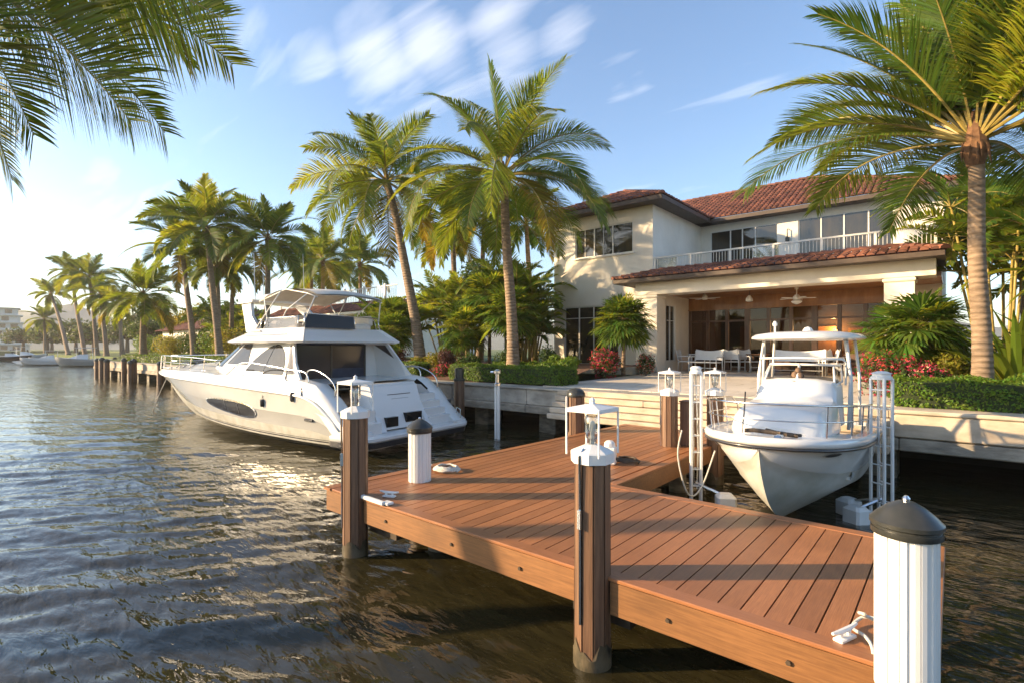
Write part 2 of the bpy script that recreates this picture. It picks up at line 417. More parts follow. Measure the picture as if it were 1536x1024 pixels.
def watermat():
    m, t, out = nt('canal_water')
    p = t.nodes.new('ShaderNodeBsdfPrincipled')
    p.inputs['Base Color'].default_value = (0.026, 0.022, 0.009, 1)
    p.inputs['Roughness'].default_value = 0.035
    p.inputs['IOR'].default_value = 1.36
    tcn = t.nodes.new('ShaderNodeTexCoord')
    def layer(scale, rot, sx, sy, det):
        mpn = t.nodes.new('ShaderNodeMapping'); mpn.inputs['Rotation'].default_value = (0, 0, rot); mpn.inputs['Scale'].default_value = (sx, sy, 1)
        link(t, tcn.outputs['Object'], mpn.inputs[0])
        n = t.nodes.new('ShaderNodeTexNoise'); n.inputs['Scale'].default_value = scale; n.inputs['Detail'].default_value = det; n.inputs['Roughness'].default_value = .5; n.inputs['Distortion'].default_value = .3
        link(t, mpn.outputs[0], n.inputs['Vector']); return n.outputs['Fac']
    a = layer(5.5, R(40), 0.45, 1.4, 3)
    b = layer(1.9, R(34), 0.45, 1.4, 2)
    mx = t.nodes.new('ShaderNodeMath'); mx.operation = 'MULTIPLY_ADD'; link(t, b, mx.inputs[0]); mx.inputs[1].default_value = 1.7; link(t, a, mx.inputs[2])
    bp = t.nodes.new('ShaderNodeBump'); bp.inputs['Strength'].default_value = 1.0; bp.inputs['Distance'].default_value = 0.026
    pn = t.nodes.new('ShaderNodeTexNoise'); pn.inputs['Scale'].default_value = 0.16; pn.inputs['Detail'].default_value = 2; link(t, tcn.outputs['Object'], pn.inputs['Vector'])
    pm = t.nodes.new('ShaderNodeMapRange'); pm.inputs['From Min'].default_value = .38; pm.inputs['From Max'].default_value = .62; pm.inputs['To Min'].default_value = .45; pm.inputs['To Max'].default_value = 1.0; link(t, pn.outputs['Fac'], pm.inputs[0]); link(t, pm.outputs[0], bp.inputs['Strength'])
    link(t, mx.outputs[0], bp.inputs['Height']); link(t, bp.outputs[0], p.inputs['Normal'])
    link(t, p.outputs[0], out.inputs[0])
    return m
M['water'] = watermat()
# ---------------------------------------------------------------- water, ground
def graded(lo, a, b, hi, d, g):
    core = list(np.arange(a, b + 1e-6, d)); out = core[:]
    x, s = b, d
    while x < hi: s *= g; x += s; out.append(min(x, hi))
    x, s = a, d; pre = []
    while x > lo: s *= g; x -= s; pre.append(max(x, lo))
    return np.array(pre[::-1] + out)
def make_water():
    xs = graded(-1600, -12.5, 2.5, 400, 0.047, 1.02)
    ys = graded(-900, 0.5, 12.6, 900, 0.047, 1.04)
    dx = np.gradient(xs); dy = np.gradient(ys)
    X, Y = np.meshgrid(xs, ys); S = np.maximum(*np.meshgrid(dx, dy))
    rng = np.random.default_rng(5); Z = np.zeros_like(X)
    for i in range(100):
        lam = 0.15 * (1.5 / 0.15) ** rng.random()
        th = R(90 + 40.2) + rng.normal(0, 0.36)
        k = 2 * pi / lam; amp = 0.0088 * lam ** 0.9 / math.sqrt(100 / 9)
        ph = rng.random() * 2 * pi
        w = np.clip(lam / (2.6 * S) - 1, 0, 1)
        q = k * (X * cos(th) + Y * sin(th)) + ph + 0.8 * np.sin(0.35 * X + i) + 0.8 * np.sin(0.31 * Y + 2 * i)
        Z += amp * w * np.sin(q)
    # the sheltered basin behind the dock is calmer
    calm = 1 - 0.5 * np.clip((X + 6.5) / 2, 0, 1) * np.clip((Y - 5) / 2, 0, 1)
    Z *= calm * (0.78 + 0.3 * np.sin(0.21 * X + 0.33 * Y + 1.2 * np.sin(0.17 * Y)) * np.sin(0.27 * Y - 0.13 * X + 2))
    n, mm = len(ys), len(xs)
    v = np.stack([X, Y, Z], -1).reshape(-1, 3)
    idx = np.arange(n * mm).reshape(n, mm)
    f = np.stack([idx[:-1, :-1], idx[:-1, 1:], idx[1:, 1:], idx[1:, :-1]], -1).reshape(-1, 4)
    me = bpy.data.meshes.new('water'); me.from_pydata(v.tolist(), [], f.tolist())
    me.materials.append(M['water']); me.polygons.foreach_set('use_smooth', [True] * len(f)); me.update()
    o = bpy.data.objects.new('water', me); COL.objects.link(o); o['kind'] = 'structure'
make_water()

def struct(mb, name, mats, **k):
    o = mb.build(name, mats, **k); o['kind'] = 'structure'; return o

# the land: one sheet behind the seawall, bending round the head of the canal to the far shore
g = MB()
g.quad((-62, 13.4, 1.28), (400, 13.4, 1.28), (400, 1800, 1.28), (-62, 1800, 1.28))
g.quad((-175, 21, 1.28), (-62, 21, 1.28), (-62, 1800, 1.28), (-175, 1800, 1.28))
g.quad((-62, 13.4, -1), (-62, 21, -1), (-62, 21, 1.28), (-62, 13.4, 1.28))
g.quad((-175, 21, -1), (-175, 21, 1.28), (-62, 21, 1.28), (-62, 21, -1))
g.quad((-1600, 60, 1.28), (-175, 60, 1.28), (-175, 1800, 1.28), (-1600, 1800, 1.28))
g.quad((-1600, -900, 1.28), (-300, -900, 1.28), (-300, 60, 1.28), (-1600, 60, 1.28))
g.quad((-300, -900, -1), (-300, 60, -1), (-300, 60, 1.28), (-300, -900, 1.28))
g.quad((-300, 60, -1), (-175, 60, -1), (-175, 60, 1.28), (-300, 60, 1.28))
g.quad((-175, 60, -1), (-175, 21, -1), (-175, 21, 1.28), (-175, 60, 1.28))
struct(g, 'ground', M['lawn'])
# bank behind the camera, where the overhanging palm is rooted
g = MB(); g.boxp((-60, -60, -1), (40, -4.2, 1.0)); struct(g, 'near_bank', M['lawn'])
# garden mound behind the left wall
def sheet(name, xs, ys, zf, m):
    mb = MB(); n = len(xs)
    mb.v = [(x, y, zf(x, y)) for y in ys for x in xs]
    for j in range(len(ys) - 1):
        for i in range(n - 1):
            mb.f.append((j * n + i, j * n + i + 1, (j + 1) * n + i + 1, (j + 1) * n + i)); mb.m.append(0)
    return struct(mb, name, m, smooth=True)
def gz(x, y):
    """garden surface height"""
    return 1.36 + 0.42 * min(max((y - 13.2) / 2.6, 0), 1) + 0.012 * sin(x * 1.7) + 0.012 * sin(y * 2.1)
sheet('garden_bed', list(np.linspace(-32, -9.75, 60)), [12.95] + list(np.linspace(13.2, 21.5, 20)), gz, M['mulch'])
sheet('garden_bed', list(np.linspace(-0.38, 12, 30)), [12.95] + list(np.linspace(13.2, 30, 24)), gz, M['mulch'])
sheet('lawn', list(np.linspace(-61.8, -32, 40)), [12.95] + list(np.linspace(13.2, 40, 20)), gz, M['lawn'])

# patio of large pale slabs
pv = MB()
random.seed(3)
y = 12.95; row = 0
while y < 24.4:
    h = 0.78
    x = -9.7 - (row % 2) * 0.6
    while x < -0.42:
        x0, x1 = max(x, -9.7), min(x + 1.19, -0.42)
        if x1 - x0 > 0.05:
            za, zb = 1.385 + (y - 12.95) * 0.0146, 1.385 + (min(y + h, 24.45) - 12.95) * 0.0146
            y1 = min(y + h - .012, 24.45)
            pv.add([(x0, y, za), (x1 - .012, y, za), (x1 - .012, y1, zb), (x0, y1, zb), (x0, y, za - .05), (x1 - .012, y, za - .05), (x1 - .012, y1, zb - .05), (x0, y1, zb - .05)],
                   ((0, 1, 2, 3), (4, 5, 1, 0), (5, 6, 2, 1), (6, 7, 3, 2), (7, 4, 0, 3)))
        x += 1.2
    y += h; row += 1
struct(pv, 'patio', M['paving'])
def pz(y): return 1.385 + (y - 12.95) * 0.0146

# ---------------------------------------------------------------- seawall
def seawall():
    t = thing('seawall', 'long weathered concrete seawall with a stone cap standing on piers in the canal', 'seawall', (-3, 12.6, 0))
    org = (-3, 12.6, 0)
    random.seed(11)
    a = MB(); b = MB(); c = MB()
    x = -62.0
    while x < 26:
        w = random.uniform(2.6, 3.6) if x > -40 else 4.0
        x1 = x + w
        cen = -7.6 < x + w / 2 < -0.9
        a.box(((x + x1) / 2, 12.55, 1.08), (w - .012, 0.62, 0.46), 0, bev=.02)
        b.box(((x + x1) / 2, 12.62, 1.338), (w - .008, 0.86, 0.056), 0, bev=.014)
        c.box(((x + x1) / 2, 12.50, 0.73), (w - .01, 0.66, 0.234), 0, bev=.02)
        x = x1
    a.build('wall_face', M['concrete'], t, org); b.build('cap', M['concrete'], t, org); c.build('beam', M['concrete2'], t, org)
    x = -61
    while x < 24:
        d = MB(); w = 0.62
        d.box((x, 13.0, 0.05), (w, 0.7, 1.12), 0, bev=.05)
        d.build('pier', M['wetconc'], t, org)
        x += 2.72
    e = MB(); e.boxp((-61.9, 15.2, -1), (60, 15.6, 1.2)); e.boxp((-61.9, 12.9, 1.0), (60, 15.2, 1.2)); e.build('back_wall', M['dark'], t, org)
seawall()
# broad stone steps from the patio down to the dock
st = thing('stone_steps', 'broad sunlit stone steps leading from the patio down to the dock', 'steps', (-5.2, 12.1, 0.6))
for i in range(5):
    s_ = MB(); zt = 1.365 - i * 0.155; yf = 12.18 - i * 0.13
    x = -8.6
    random.seed(20 + i)
    while x < -0.9:
        w = min(random.uniform(2.4, 4.2), -0.9 - x)
        s_.box((x + w / 2, yf + .2, zt - .075), (w - .006, 0.42, 0.145), 0, bev=.018); x += w
    s_.build('step', M['stone'], st, (-5.2, 12.1, 0.6))

# stone planter face on the right of the steps
pf = thing('planter_wall', 'pale sandstone block wall under the round hedge at the right edge', 'planter wall', (3, 12.2, 0.9))
pb = MB(); x = -0.86; random.seed(8)
for z0, z1, off in ((0.865, 1.30, 0.0),):
    x = -0.86
    while x < 14:
        w = random.uniform(1.6, 2.4); pb.box((x + w / 2, 12.21, (z0 + z1) / 2), (w - .01, .1, z1 - z0 - .008), 0, bev=.02); x += w
pb.build('stone_block', M['stone'], pf, (3, 12.2, 0.9))
pc = MB(); x = -0.9
while x < 14:
    pc.box((x + .95, 12.5, 1.345), (1.89, 0.74, 0.078), 0, bev=.02); x += 1.9
pc.build('coping', M['stone'], pf, (3, 12.2, 0.9))

# ---------------------------------------------------------------- dock
DZ = 0.71
YF, YI, YE, XR, XI = 3.66, 6.22, 11.35, -0.06, -3.5
def left_edge(y): return -6.25 + (y - 4.0) * 0.035
def dock():
    o0 = (-3, 6, 0)
    t = thing('dock', 'brown composite plank dock in an L shape with golden timber fascia over the water', 'dock', o0)
    b = MB(); p = 0.154; x = XR - p
    while x > -6.75:
        x0, x1 = x + 0.0055, x + p - 0.0055
        ye = YI - .15 if x0 > XI - .1 else YE - .15
        ys = YF + .15
        pts = None
        # left boundary: skewed
        def yl(xx): return 4.0 + (xx + 6.22) / 0.035
        y_max0 = min(ye, yl(x0)); y_max1 = min(ye, yl(x1))
        y_min = ys
        if y_max1 > y_min + .05:
            z = DZ; zb = DZ - .026
            y_max0 = max(y_max0, y_min + .01)
            j0 = y_min
            b.add([(x0, j0, z), (x1, j0, z), (x1, y_max1, z), (x0, y_max0, z), (x0, j0, zb), (x1, j0, zb), (x1, y_max1, zb), (x0, y_max0, zb),],
                  ((0, 1, 2, 3), (4, 5, 1, 0), (5, 6, 2, 1), (6, 7, 3, 2), (7, 4, 0, 3)))
        x -= p
    b.build('decking', M['deck'], t, o0)
    e = MB()   # border boards, 3 mm proud
    e.box(((-6.26 + XR) / 2, YF + .073, DZ - .010), (XR + 6.26, .146, .03), 0, bev=.006)
    e.build('border_board', M['deckx'], t, o0); e = MB()
    e.box(((XI + XR) / 2 + .0, YI - .073, DZ - .010), (XR - XI - .002, .146, .03), 0, bev=.006)
    e.build('border_board', M['deckx'], t, o0); e = MB()
    e.box(((XI - 6.1) / 2, YE - .073, DZ - .010), (XI + 6.0, .146, .03), 0, bev=.006)
    e.build('border_board', M['deckx'], t, o0)
    e = MB()
    e.box((XI + .0, (YI + YE) / 2 - .07, DZ - .009), (.14, YE - YI - .15, .03), 0, bev=.006)
    e.build('edge_board', M['deck'], t, o0); e = MB()
    e.box((XR - .068, (YF + YI) / 2, DZ - .007), (.14, YI - YF - .02, .03), 0, bev=.006)
    e.build('edge_board', M['deck'], t, o0); e = MB()
    e.loft([[(left_edge(y) - .05, y, DZ + .009), (left_edge(y) + .10, y, DZ + .009), (left_edge(y) + .10, y, DZ - .02), (left_edge(y) - .05, y, DZ - .02)] for y in (YF - .02, YE)], True)
    e.build('edge_board', M['deck'], t, o0)
    f = MB()
    def beam(p, q, th, z0, z1, mb):
        a = Vector(p); c = Vector(q); d = (c - a).normalized(); n = Vector((-d.y, d.x)) * th / 2
        mb.loft([[(a.x + n.x, a.y + n.y, z0), (a.x - n.x, a.y - n.y, z0), (a.x - n.x, a.y - n.y, z1), (a.x + n.x, a.y + n.y, z1)],
                 [(c.x + n.x, c.y + n.y, z0), (c.x - n.x, c.y - n.y, z0), (c.x - n.x, c.y - n.y, z1), (c.x + n.x, c.y + n.y, z1)]], True)
    for a, c in ((-6.28, -5.77), (-5.44, -2.42), (-2.08, -0.05)):
        f = MB(); beam((a, YF + .03), (c, YF + .03), .05, DZ - .285, DZ - .028, f); f.build('front_fascia', M['fascia'], t, o0)
    for bx_ in (-5.0, -3.9, -3.0, -1.6, -.8):
        f = MB(); f.tube([(bx_, YF + .004, DZ - .17), (bx_, YF - .012, DZ - .17)], .017, 6); f.build('bolt', M['timber_dark'], t, o0)
    f = MB(); beam((XI + .05, YI - .03), (XR, YI - .03), .05, DZ - .285, DZ - .028, f); f.build('rear_fascia', M['fascia'], t, o0)
    f = MB(); beam((XI + .042, YI + .03), (XI + .042, YE), .05, DZ - .285, DZ - .026, f); f.build('inner_fascia', M['fascia'], t, o0)
    f = MB(); beam((left_edge(YF + .06) - .02, YF + .06), (left_edge(YE) - .02, YE), .05, DZ - .285, DZ - .024, f); f.build('side_fascia', M['fascia'], t, o0)
    f = MB(); beam((XR - .03, YF + .07), (XR - .03, YI - .07), .05, DZ - .285, DZ - .024, f); f.build('end_fascia', M['fascia'], t, o0)
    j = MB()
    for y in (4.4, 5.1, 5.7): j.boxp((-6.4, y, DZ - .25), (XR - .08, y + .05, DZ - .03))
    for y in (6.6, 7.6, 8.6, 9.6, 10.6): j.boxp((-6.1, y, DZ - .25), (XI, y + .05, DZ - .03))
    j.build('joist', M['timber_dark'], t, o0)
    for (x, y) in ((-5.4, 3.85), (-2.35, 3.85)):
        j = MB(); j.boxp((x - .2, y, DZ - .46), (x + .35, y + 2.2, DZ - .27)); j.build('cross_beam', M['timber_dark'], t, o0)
    for (x, y) in ((-4.95, 4.45), (-2.2, 5.8), (-3.75, 6.6), (-6.0, 7.6), (-3.75, 9.0), (-5.9, 10.6), (-.45, 5.8)):
        k = MB(); k.lathe((x, y, 0), [(.15, -1.0), (.15, .2), (.145, .45)], 12); k.build('support_pile', M['wetconc'], t, o0, smooth=True, sharp=40)
dock()

# ---------------------------------------------------------------- pilings
def clad_post(z0, z1, r, n=10, groove=.012):
    mb = MB(); pts = []
    for k in range(n):
        a0 = 2 * pi * k / n + .3; a1 = 2 * pi * (k + 1) / n + .3; e = .05
        pts.append((r * cos(a0 + e), r * sin(a0 + e))); pts.append((r * cos(a1 - e), r * sin(a1 - e)))
        pts.append(((r - groove) * cos(a1 - e * .5), (r - groove) * sin(a1 - e * .5))); pts.append(((r - groove) * cos(a1 + e * .5), (r - groove) * sin(a1 + e * .5)))
    mb.loft([[(x * s_, y * s_, z) for x, y in pts] for z, s_ in ((z0, 1.02), (z0 + (z1 - z0) * .5, 1.0), (z1, .985))], True)
    return mb
def lantern(t, z, s=1.0):
    c = MB(); c.lathe((0, 0, z), [(.175, -.005), (.178, .075), (.165, .085), (.05, .135), (.0, .14)], 8, ph=.39, caps=(True)); c.build('cap', M['white'], t)
    f = MB(); h = .36; w = .15
    for i in (-1, 1):
        for j in (-1, 1): f.box((i * w, j * w, z + .06 + h / 2), (.012, .012, h))
    for k in (-1, 1):
        f.box((k * w, 0, z + .06 + h - .009), (.018, 2 * w - .018, .018)); f.box((0, k * w, z + .06 + h - .009), (2 * w - .018, .018, .018))
    zr = z + .06 + h
    L = MB(); q = .156
    f.build('lantern_frame', M['white'], t)
    L.add([(-q, -q, zr), (q, -q, zr), (q, q, zr), (-q, q, zr), (-q, -q, zr + .012), (q, -q, zr + .012), (q, q, zr + .012), (-q, q, zr + .012), (-.03, -.03, zr + .042), (.03, -.03, zr + .042), (.03, .03, zr + .042), (-.03, .03, zr + .042)],
          ((3, 2, 1, 0), (0, 1, 5, 4), (1, 2, 6, 5), (2, 3, 7, 6), (3, 0, 4, 7), (4, 5, 9, 8), (5, 6, 10, 9), (6, 7, 11, 10), (7, 4, 8, 11)))
    L.lathe((0, 0, zr + .042), [(.028, 0), (.02, .02), (.028, .03), (.0, .055)], 8)
    L.build('lantern_roof', M['white'], t)
    b = MB(); b.lathe((0, 0, z + .135), [(.032, 0), (.032, .04), (.05, .05), (.062, .11), (.062, .2), (.05, .235), (.02, .245)], 14); b.build('lamp_glass', M['lens'], t, smooth=True, sharp=50)
    b = MB(); b.lathe((0, 0, z + .135), [(.018, .0), (.018, .10), (.028, .12), (.024, .17), (.01, .19)], 10); b.build('bulb', M['white'], t, smooth=True, sharp=50)
def lamp_piling(label, x, y, top=1.64, z0=-1.0, r=.15, conduit=True, cang=2.6):
    t = thing('lamp_piling', label, 'piling', (x, y, 0), group='lantern pilings of the dock')
    clad_post(-.6, top, r).build('post', M['pile'], t)
    b = MB(); rw = random.Random(int(x * 91)); b.loft([[(r * 1.035 * cos(2 * pi * k / 30), r * 1.035 * sin(2 * pi * k / 30), z_ if z_ < .1 else .10 + .10 * rw.random() + .05 * sin(k * .8 + x)) for k in range(30)] for z_ in (z0, .0, .2)], True); b.build('wet_foot', M['algae'], t, smooth=True, sharp=40)
    lantern(t, top)
    if conduit:
        cx_, cy_2 = (r + .008) * cos(cang), (r + .008) * sin(cang)
        k = MB(); k.tube([(cx_, cy_2, .35), (cx_, cy_2, 1.0), (cx_ * 1.05, cy_2 * 1.05, top + .06), (cx_ * .7, cy_2 * .7, top + .11)], .011, 6)
        k.box((cx_ * 1.02, cy_2 * 1.02, 1.18), (.035, .03, .15), rz=cang); k.build('conduit', M['steel'], t)
    return t
lamp_piling('brown lantern piling at the front edge of the dock in the middle of the photo', -2.24, 3.66, 1.62, cang=4.62)
lamp_piling('brown lantern piling at the left front corner of the dock before the yacht stern', -5.61, 3.66, 1.69, cang=4.2)
lamp_piling('brown lantern piling on the far dock, left of the white boat lift column', -4.05, 9.35, 1.66, conduit=True, cang=3.6)
lamp_piling('brown lantern piling behind the white boat lift column, close to the boat bow rail', -3.42, 9.95, 1.66, conduit=False)

def vinyl_piling(label, x, y, z0, ztop, r, n=10):
    t = thing('vinyl_piling', label, 'piling', (x, y, 0), group='white sleeved pilings with black caps')
    mb = MB(); pts = []
    for k in range(n):
        a = 2 * pi * k / n + .2; da = 2 * pi / n
        for u, rr in ((.02, r), (.30, r), (.34, r * .945), (.64, r * .945), (.68, r), (.94, r), (.96, r * .96), (.99, r * .96)):
            pts.append((rr * cos(a + u * da), rr * sin(a + u * da)))
    mb.loft([[(px_, py_, z) for px_, py_ in pts] for z in (z0, ztop)], True)
    mb.build('sleeve', M['vinyl'], t)
    c = MB(); R_ = r * 1.10
    c.lathe((0, 0, ztop), [(R_, -.045), (R_ * 1.02, -.04), (R_ * 1.02, -.012), (R_ * .97, -.012), (R_ * .97, .0), (R_ * 1.05, .008), (R_ * 1.05, .03), (R_ * .99, .038), (R_ * .84, .065), (R_ * .55, .105), (R_ * .25, .132), (.018, .138)], 24, ph=.2)
    c.build('cap', M['black'], t, smooth=True, sharp=35)
    k = MB(); k.lathe((0, 0, ztop + .136), [(.016, 0), (.02, .014), (.008, .03)], 8); k.build('finial', M['steel'], t)
    p = MB(); p.lathe((0, 0, 0), [(r * .86, -1), (r * .86, z0 + .05)], 12); p.build('post', M['pile'], t, smooth=True, sharp=40)
    return t
vp = vinyl_piling('large white sleeved piling with black cap at the near right corner of the dock', -0.20, 3.60, 0.66, 1.555, .147)
vinyl_piling('small white sleeved piling with black cap standing on the deck left of centre', -5.62, 4.68, 0.712, 1.42, .155)
t = thing('capped_piling', 'brown piling with black dome cap and white strip at the far left dock edge', 'piling', (-6.35, 9.7, 0))
clad_post(-1, 1.52, .19).build('post', M['pile'], t)
c = MB(); c.lathe((0, 0, 1.52), [(.20, -.05), (.205, -.02), (.2, .03), (.16, .09), (.09, .13), (.0, .145)], 14); c.build('cap', M['black'], t, smooth=True, sharp=40)
c = MB(); c.box((-.15, -.15, 1.10), (.13, .035, .76), rz=R(-52), bev=.01); c.build('strip', M['vinyl'], t)
t = thing('post_box', 'short brown wooden box post on the dock between the lantern piling and the boat lift', 'post', (-3.78, 9.65, DZ))
c = MB(); c.box((0, 0, .41), (.28, .28, .82), bev=.012); c.box((0, 0, .83), (.31, .31, .025), bev=.006); c.build('body', M['pile'], t)
# seawall mooring pilings behind the yacht stern
t = thing('mooring_piling', 'dark brown piling with a black sleeve against the seawall behind the yacht stern', 'piling', (-12.15, 11.75, 0))
clad_post(-1, 1.55, .17).build('post', M['pile'], t)
c = MB(); c.lathe((0, 0, 1.55), [(.2, -.06), (.2, .0), (.15, .02), (.15, .32), (.1, .36), (0, .37)], 12); c.build('cap', M['black'], t, smooth=True, sharp=40)
t = thing('white_pole', 'white pipe pole with a fitting on top, beside the yacht swim platform', 'pole', (-9.75, 10.9, 0))
c = MB()
for dx in (-.05, .05): c.tube([(dx, 0, -1), (dx, 0, 1.55)], .042, 8)
c.build('pipe', M['vinyl'], t)
c = MB(); c.lathe((0, 0, 1.5), [(.1, 0), (.1, .05), (.06, .08), (.06, .32), (.11, .34), (.11, .4), (.04, .45)], 10); c.tube([(-.02, 0, 1.88), (-.28, .05, 1.86)], .03, 6); c.build('fitting', M['steel'], t)

# ---------------------------------------------------------------- small things on the dock
def cleat(label, x, y, rz, z=DZ):
    t = thing('cleat', label, 'cleat', (x, y, z), rz, group='white dock cleats')
    c = MB(); c.box((0, 0, .012), (.16, .06, .024), bev=.006)
    for k in (-1, 1): c.tube([(k * .04, 0, .02), (k * .045, 0, .055)], .014, 6)
    c.tube([(-.13, 0, .07), (-.06, 0, .06), (.06, 0, .06), (.13, 0, .07)], [.009, .016, .016, .009], 6); c.build('horn', M['white'], t, smooth=True, sharp=40)
    return t
cleat('white cleat on the deck corner right of the left lantern piling', -5.28, 3.92, .4)
cleat('small white cleat at the deck edge left of the large white piling', -0.52, 3.84, 1.2)
cleat('white cleat behind the small white sleeved piling', -6.1, 5.15, .7)
def coil(label, x, y, r, n, m, name='rope_coil', z=DZ, cat='rope'):
    mb = MB(); pts = []
    for i in range(n * 22):
        a = 2 * pi * i / 22; k = i / (n * 22)
        pts.append((x + (r * (1 - .35 * k)) * cos(a), y + (r * (1 - .35 * k)) * sin(a) * .9, z + .022 + .012 * sin(a * 3.1) ** 2 + k * .05))
    mb.tube(pts, .016, 6)
    return solo(mb, name, m, label, cat, (x, y, z), smooth=True)
coil('white coiled mooring rope on the deck behind the small white piling', -5.75, 5.3, .21, 4, M['rope'])
coil('dark coiled hose on the dock beside the white power box', -3.98, 7.55, .2, 3, M['timber_dark'], 'hose_coil', cat='hose')
mb = MB()
pts = [(-.36, 3.72, DZ - .1), (-.37, 3.78, DZ + .02), (-.42, 3.9, DZ + .03), (-.5, 4.0, DZ + .02), (-.46, 4.12, DZ + .05), (-.38, 4.06, DZ + .09), (-.37, 3.92, DZ + .14), (-.44, 3.82, DZ + .2), (-.40, 3.68, DZ + .26)]
def smoothpath(p, k=6):
    P = [Vector(q) for q in p]; out = []
    for i in range(len(P) - 1):
        a, b, c, d = P[max(i - 1, 0)], P[i], P[i + 1], P[min(i + 2, len(P) - 1)]
        for j in range(k):
            u = j / k
            out.append(.5 * ((2 * b) + (c - a) * u + (2 * a - 5 * b + 4 * c - d) * u * u + (3 * b - a - 3 * c + d) * u ** 3))
    out.append(P[-1]); return out
mb.tube(smoothpath(pts), .011, 6)
solo(mb, 'mooring_line', M['rope'], 'thin white line looped round the foot of the large white piling', 'rope', (-.4, 3.9, DZ), smooth=True)
t = thing('power_box', 'white dock power box with rounded cover on the deck behind the middle lantern piling', 'power box', (-4.12, 7.25, DZ), R(20))
c = MB(); c.box((0, 0, .15), (.2, .17, .3), bev=.03); c.lathe((0, 0, .29), [(.09, 0), (.085, .05), (.05, .085), (0, .095)], 12); c.build('body', M['white'], t)
c = MB(); c.box((0, -.095, .2), (.1, .03, .09), bev=.01); c.build('hatch', M['vinyl'], t); c = MB(); c.lathe((.11, 0, .1), [(.035, -.02), (.035, .02)], 10); c.build('socket', M['black'], t)
# gangplank-like white strip at the left piling
mb = MB(); mb.box((-5.30, 3.66, DZ + .03), (.56, .05, .045), rz=R(-2), bev=.008); mb.box((-5.02, 3.70, DZ + .028), (.12, .09, .03), bev=.006)
solo(mb, 'bumper_strip', M['vinyl'], 'white bumper strip lying along the dock edge at the left lantern piling', 'bumper strip', (-5.3, 3.66, DZ))

# ---------------------------------------------------------------- boat lifts beside the small boat
def lift(label, x, y, rz, ztop, z0, blocks, WID=.1):
    t = thing('boat_lift', label, 'boat lift', (x, y, 0), rz, group='white boat lifts')
    w = WID
    for i in (-1, 1):
        for j in (-1, 1):
            c = MB(); c.box((i * w, j * w * .7, (ztop + z0) / 2), (.036, .034, ztop - z0), bev=.008); c.build('upright', M['white'], t)
    zz_ = z0 + .3
    while zz_ < ztop - .1:
        c = MB()
        for j in (-1, 1): c.tube([(-w, j * w * .7, zz_), (w, j * w * .7, zz_)], .011, 6)
        c.build('rung', M['white'], t); zz_ += .27
    c = MB(); c.lathe((0, 0, ztop - .02), [(WID * 1.3, 0), (WID * 1.3, .04), (WID * 1.1, .05), (WID * 1.1, .08), (WID * 1.3, .09), (.06, .12), (0, .125)], 14); c.build('drive_cover', M['white'], t, smooth=True, sharp=40)
    c = MB(); c.tube([(.0, .02, ztop), (.03, .02, .9), (.02, .02, .25)], .012, 6); c.tube([(-.04, 0, ztop), (-.03, .03, .3)], .009, 6); c.build('cable', M['steel'], t)
    for bx_, by_, bz_ in blocks:
        c = MB(); c.box((bx_, by_, bz_), (.28, .26, .3), bev=.05); c.build('cradle_float', M['vinyl'], t)
        c = MB(); c.tube([(0, 0, .35), (bx_, by_, bz_ + .1)], .025, 6); c.build('cradle_arm', M['steel'], t)
    return t
lift('white ladder-like boat lift column at the dock edge left of the white boat', -3.20, 8.42, R(30), 2.14, -.8, ((.38, -.36, .14),), .075)
lift('tall white boat lift frame with rungs standing in the water right of the white boat', -.80, 9.25, R(-35), 2.10, -.8, ((-.45, -.1, .1), (-.12, -.32, .09)), .105)
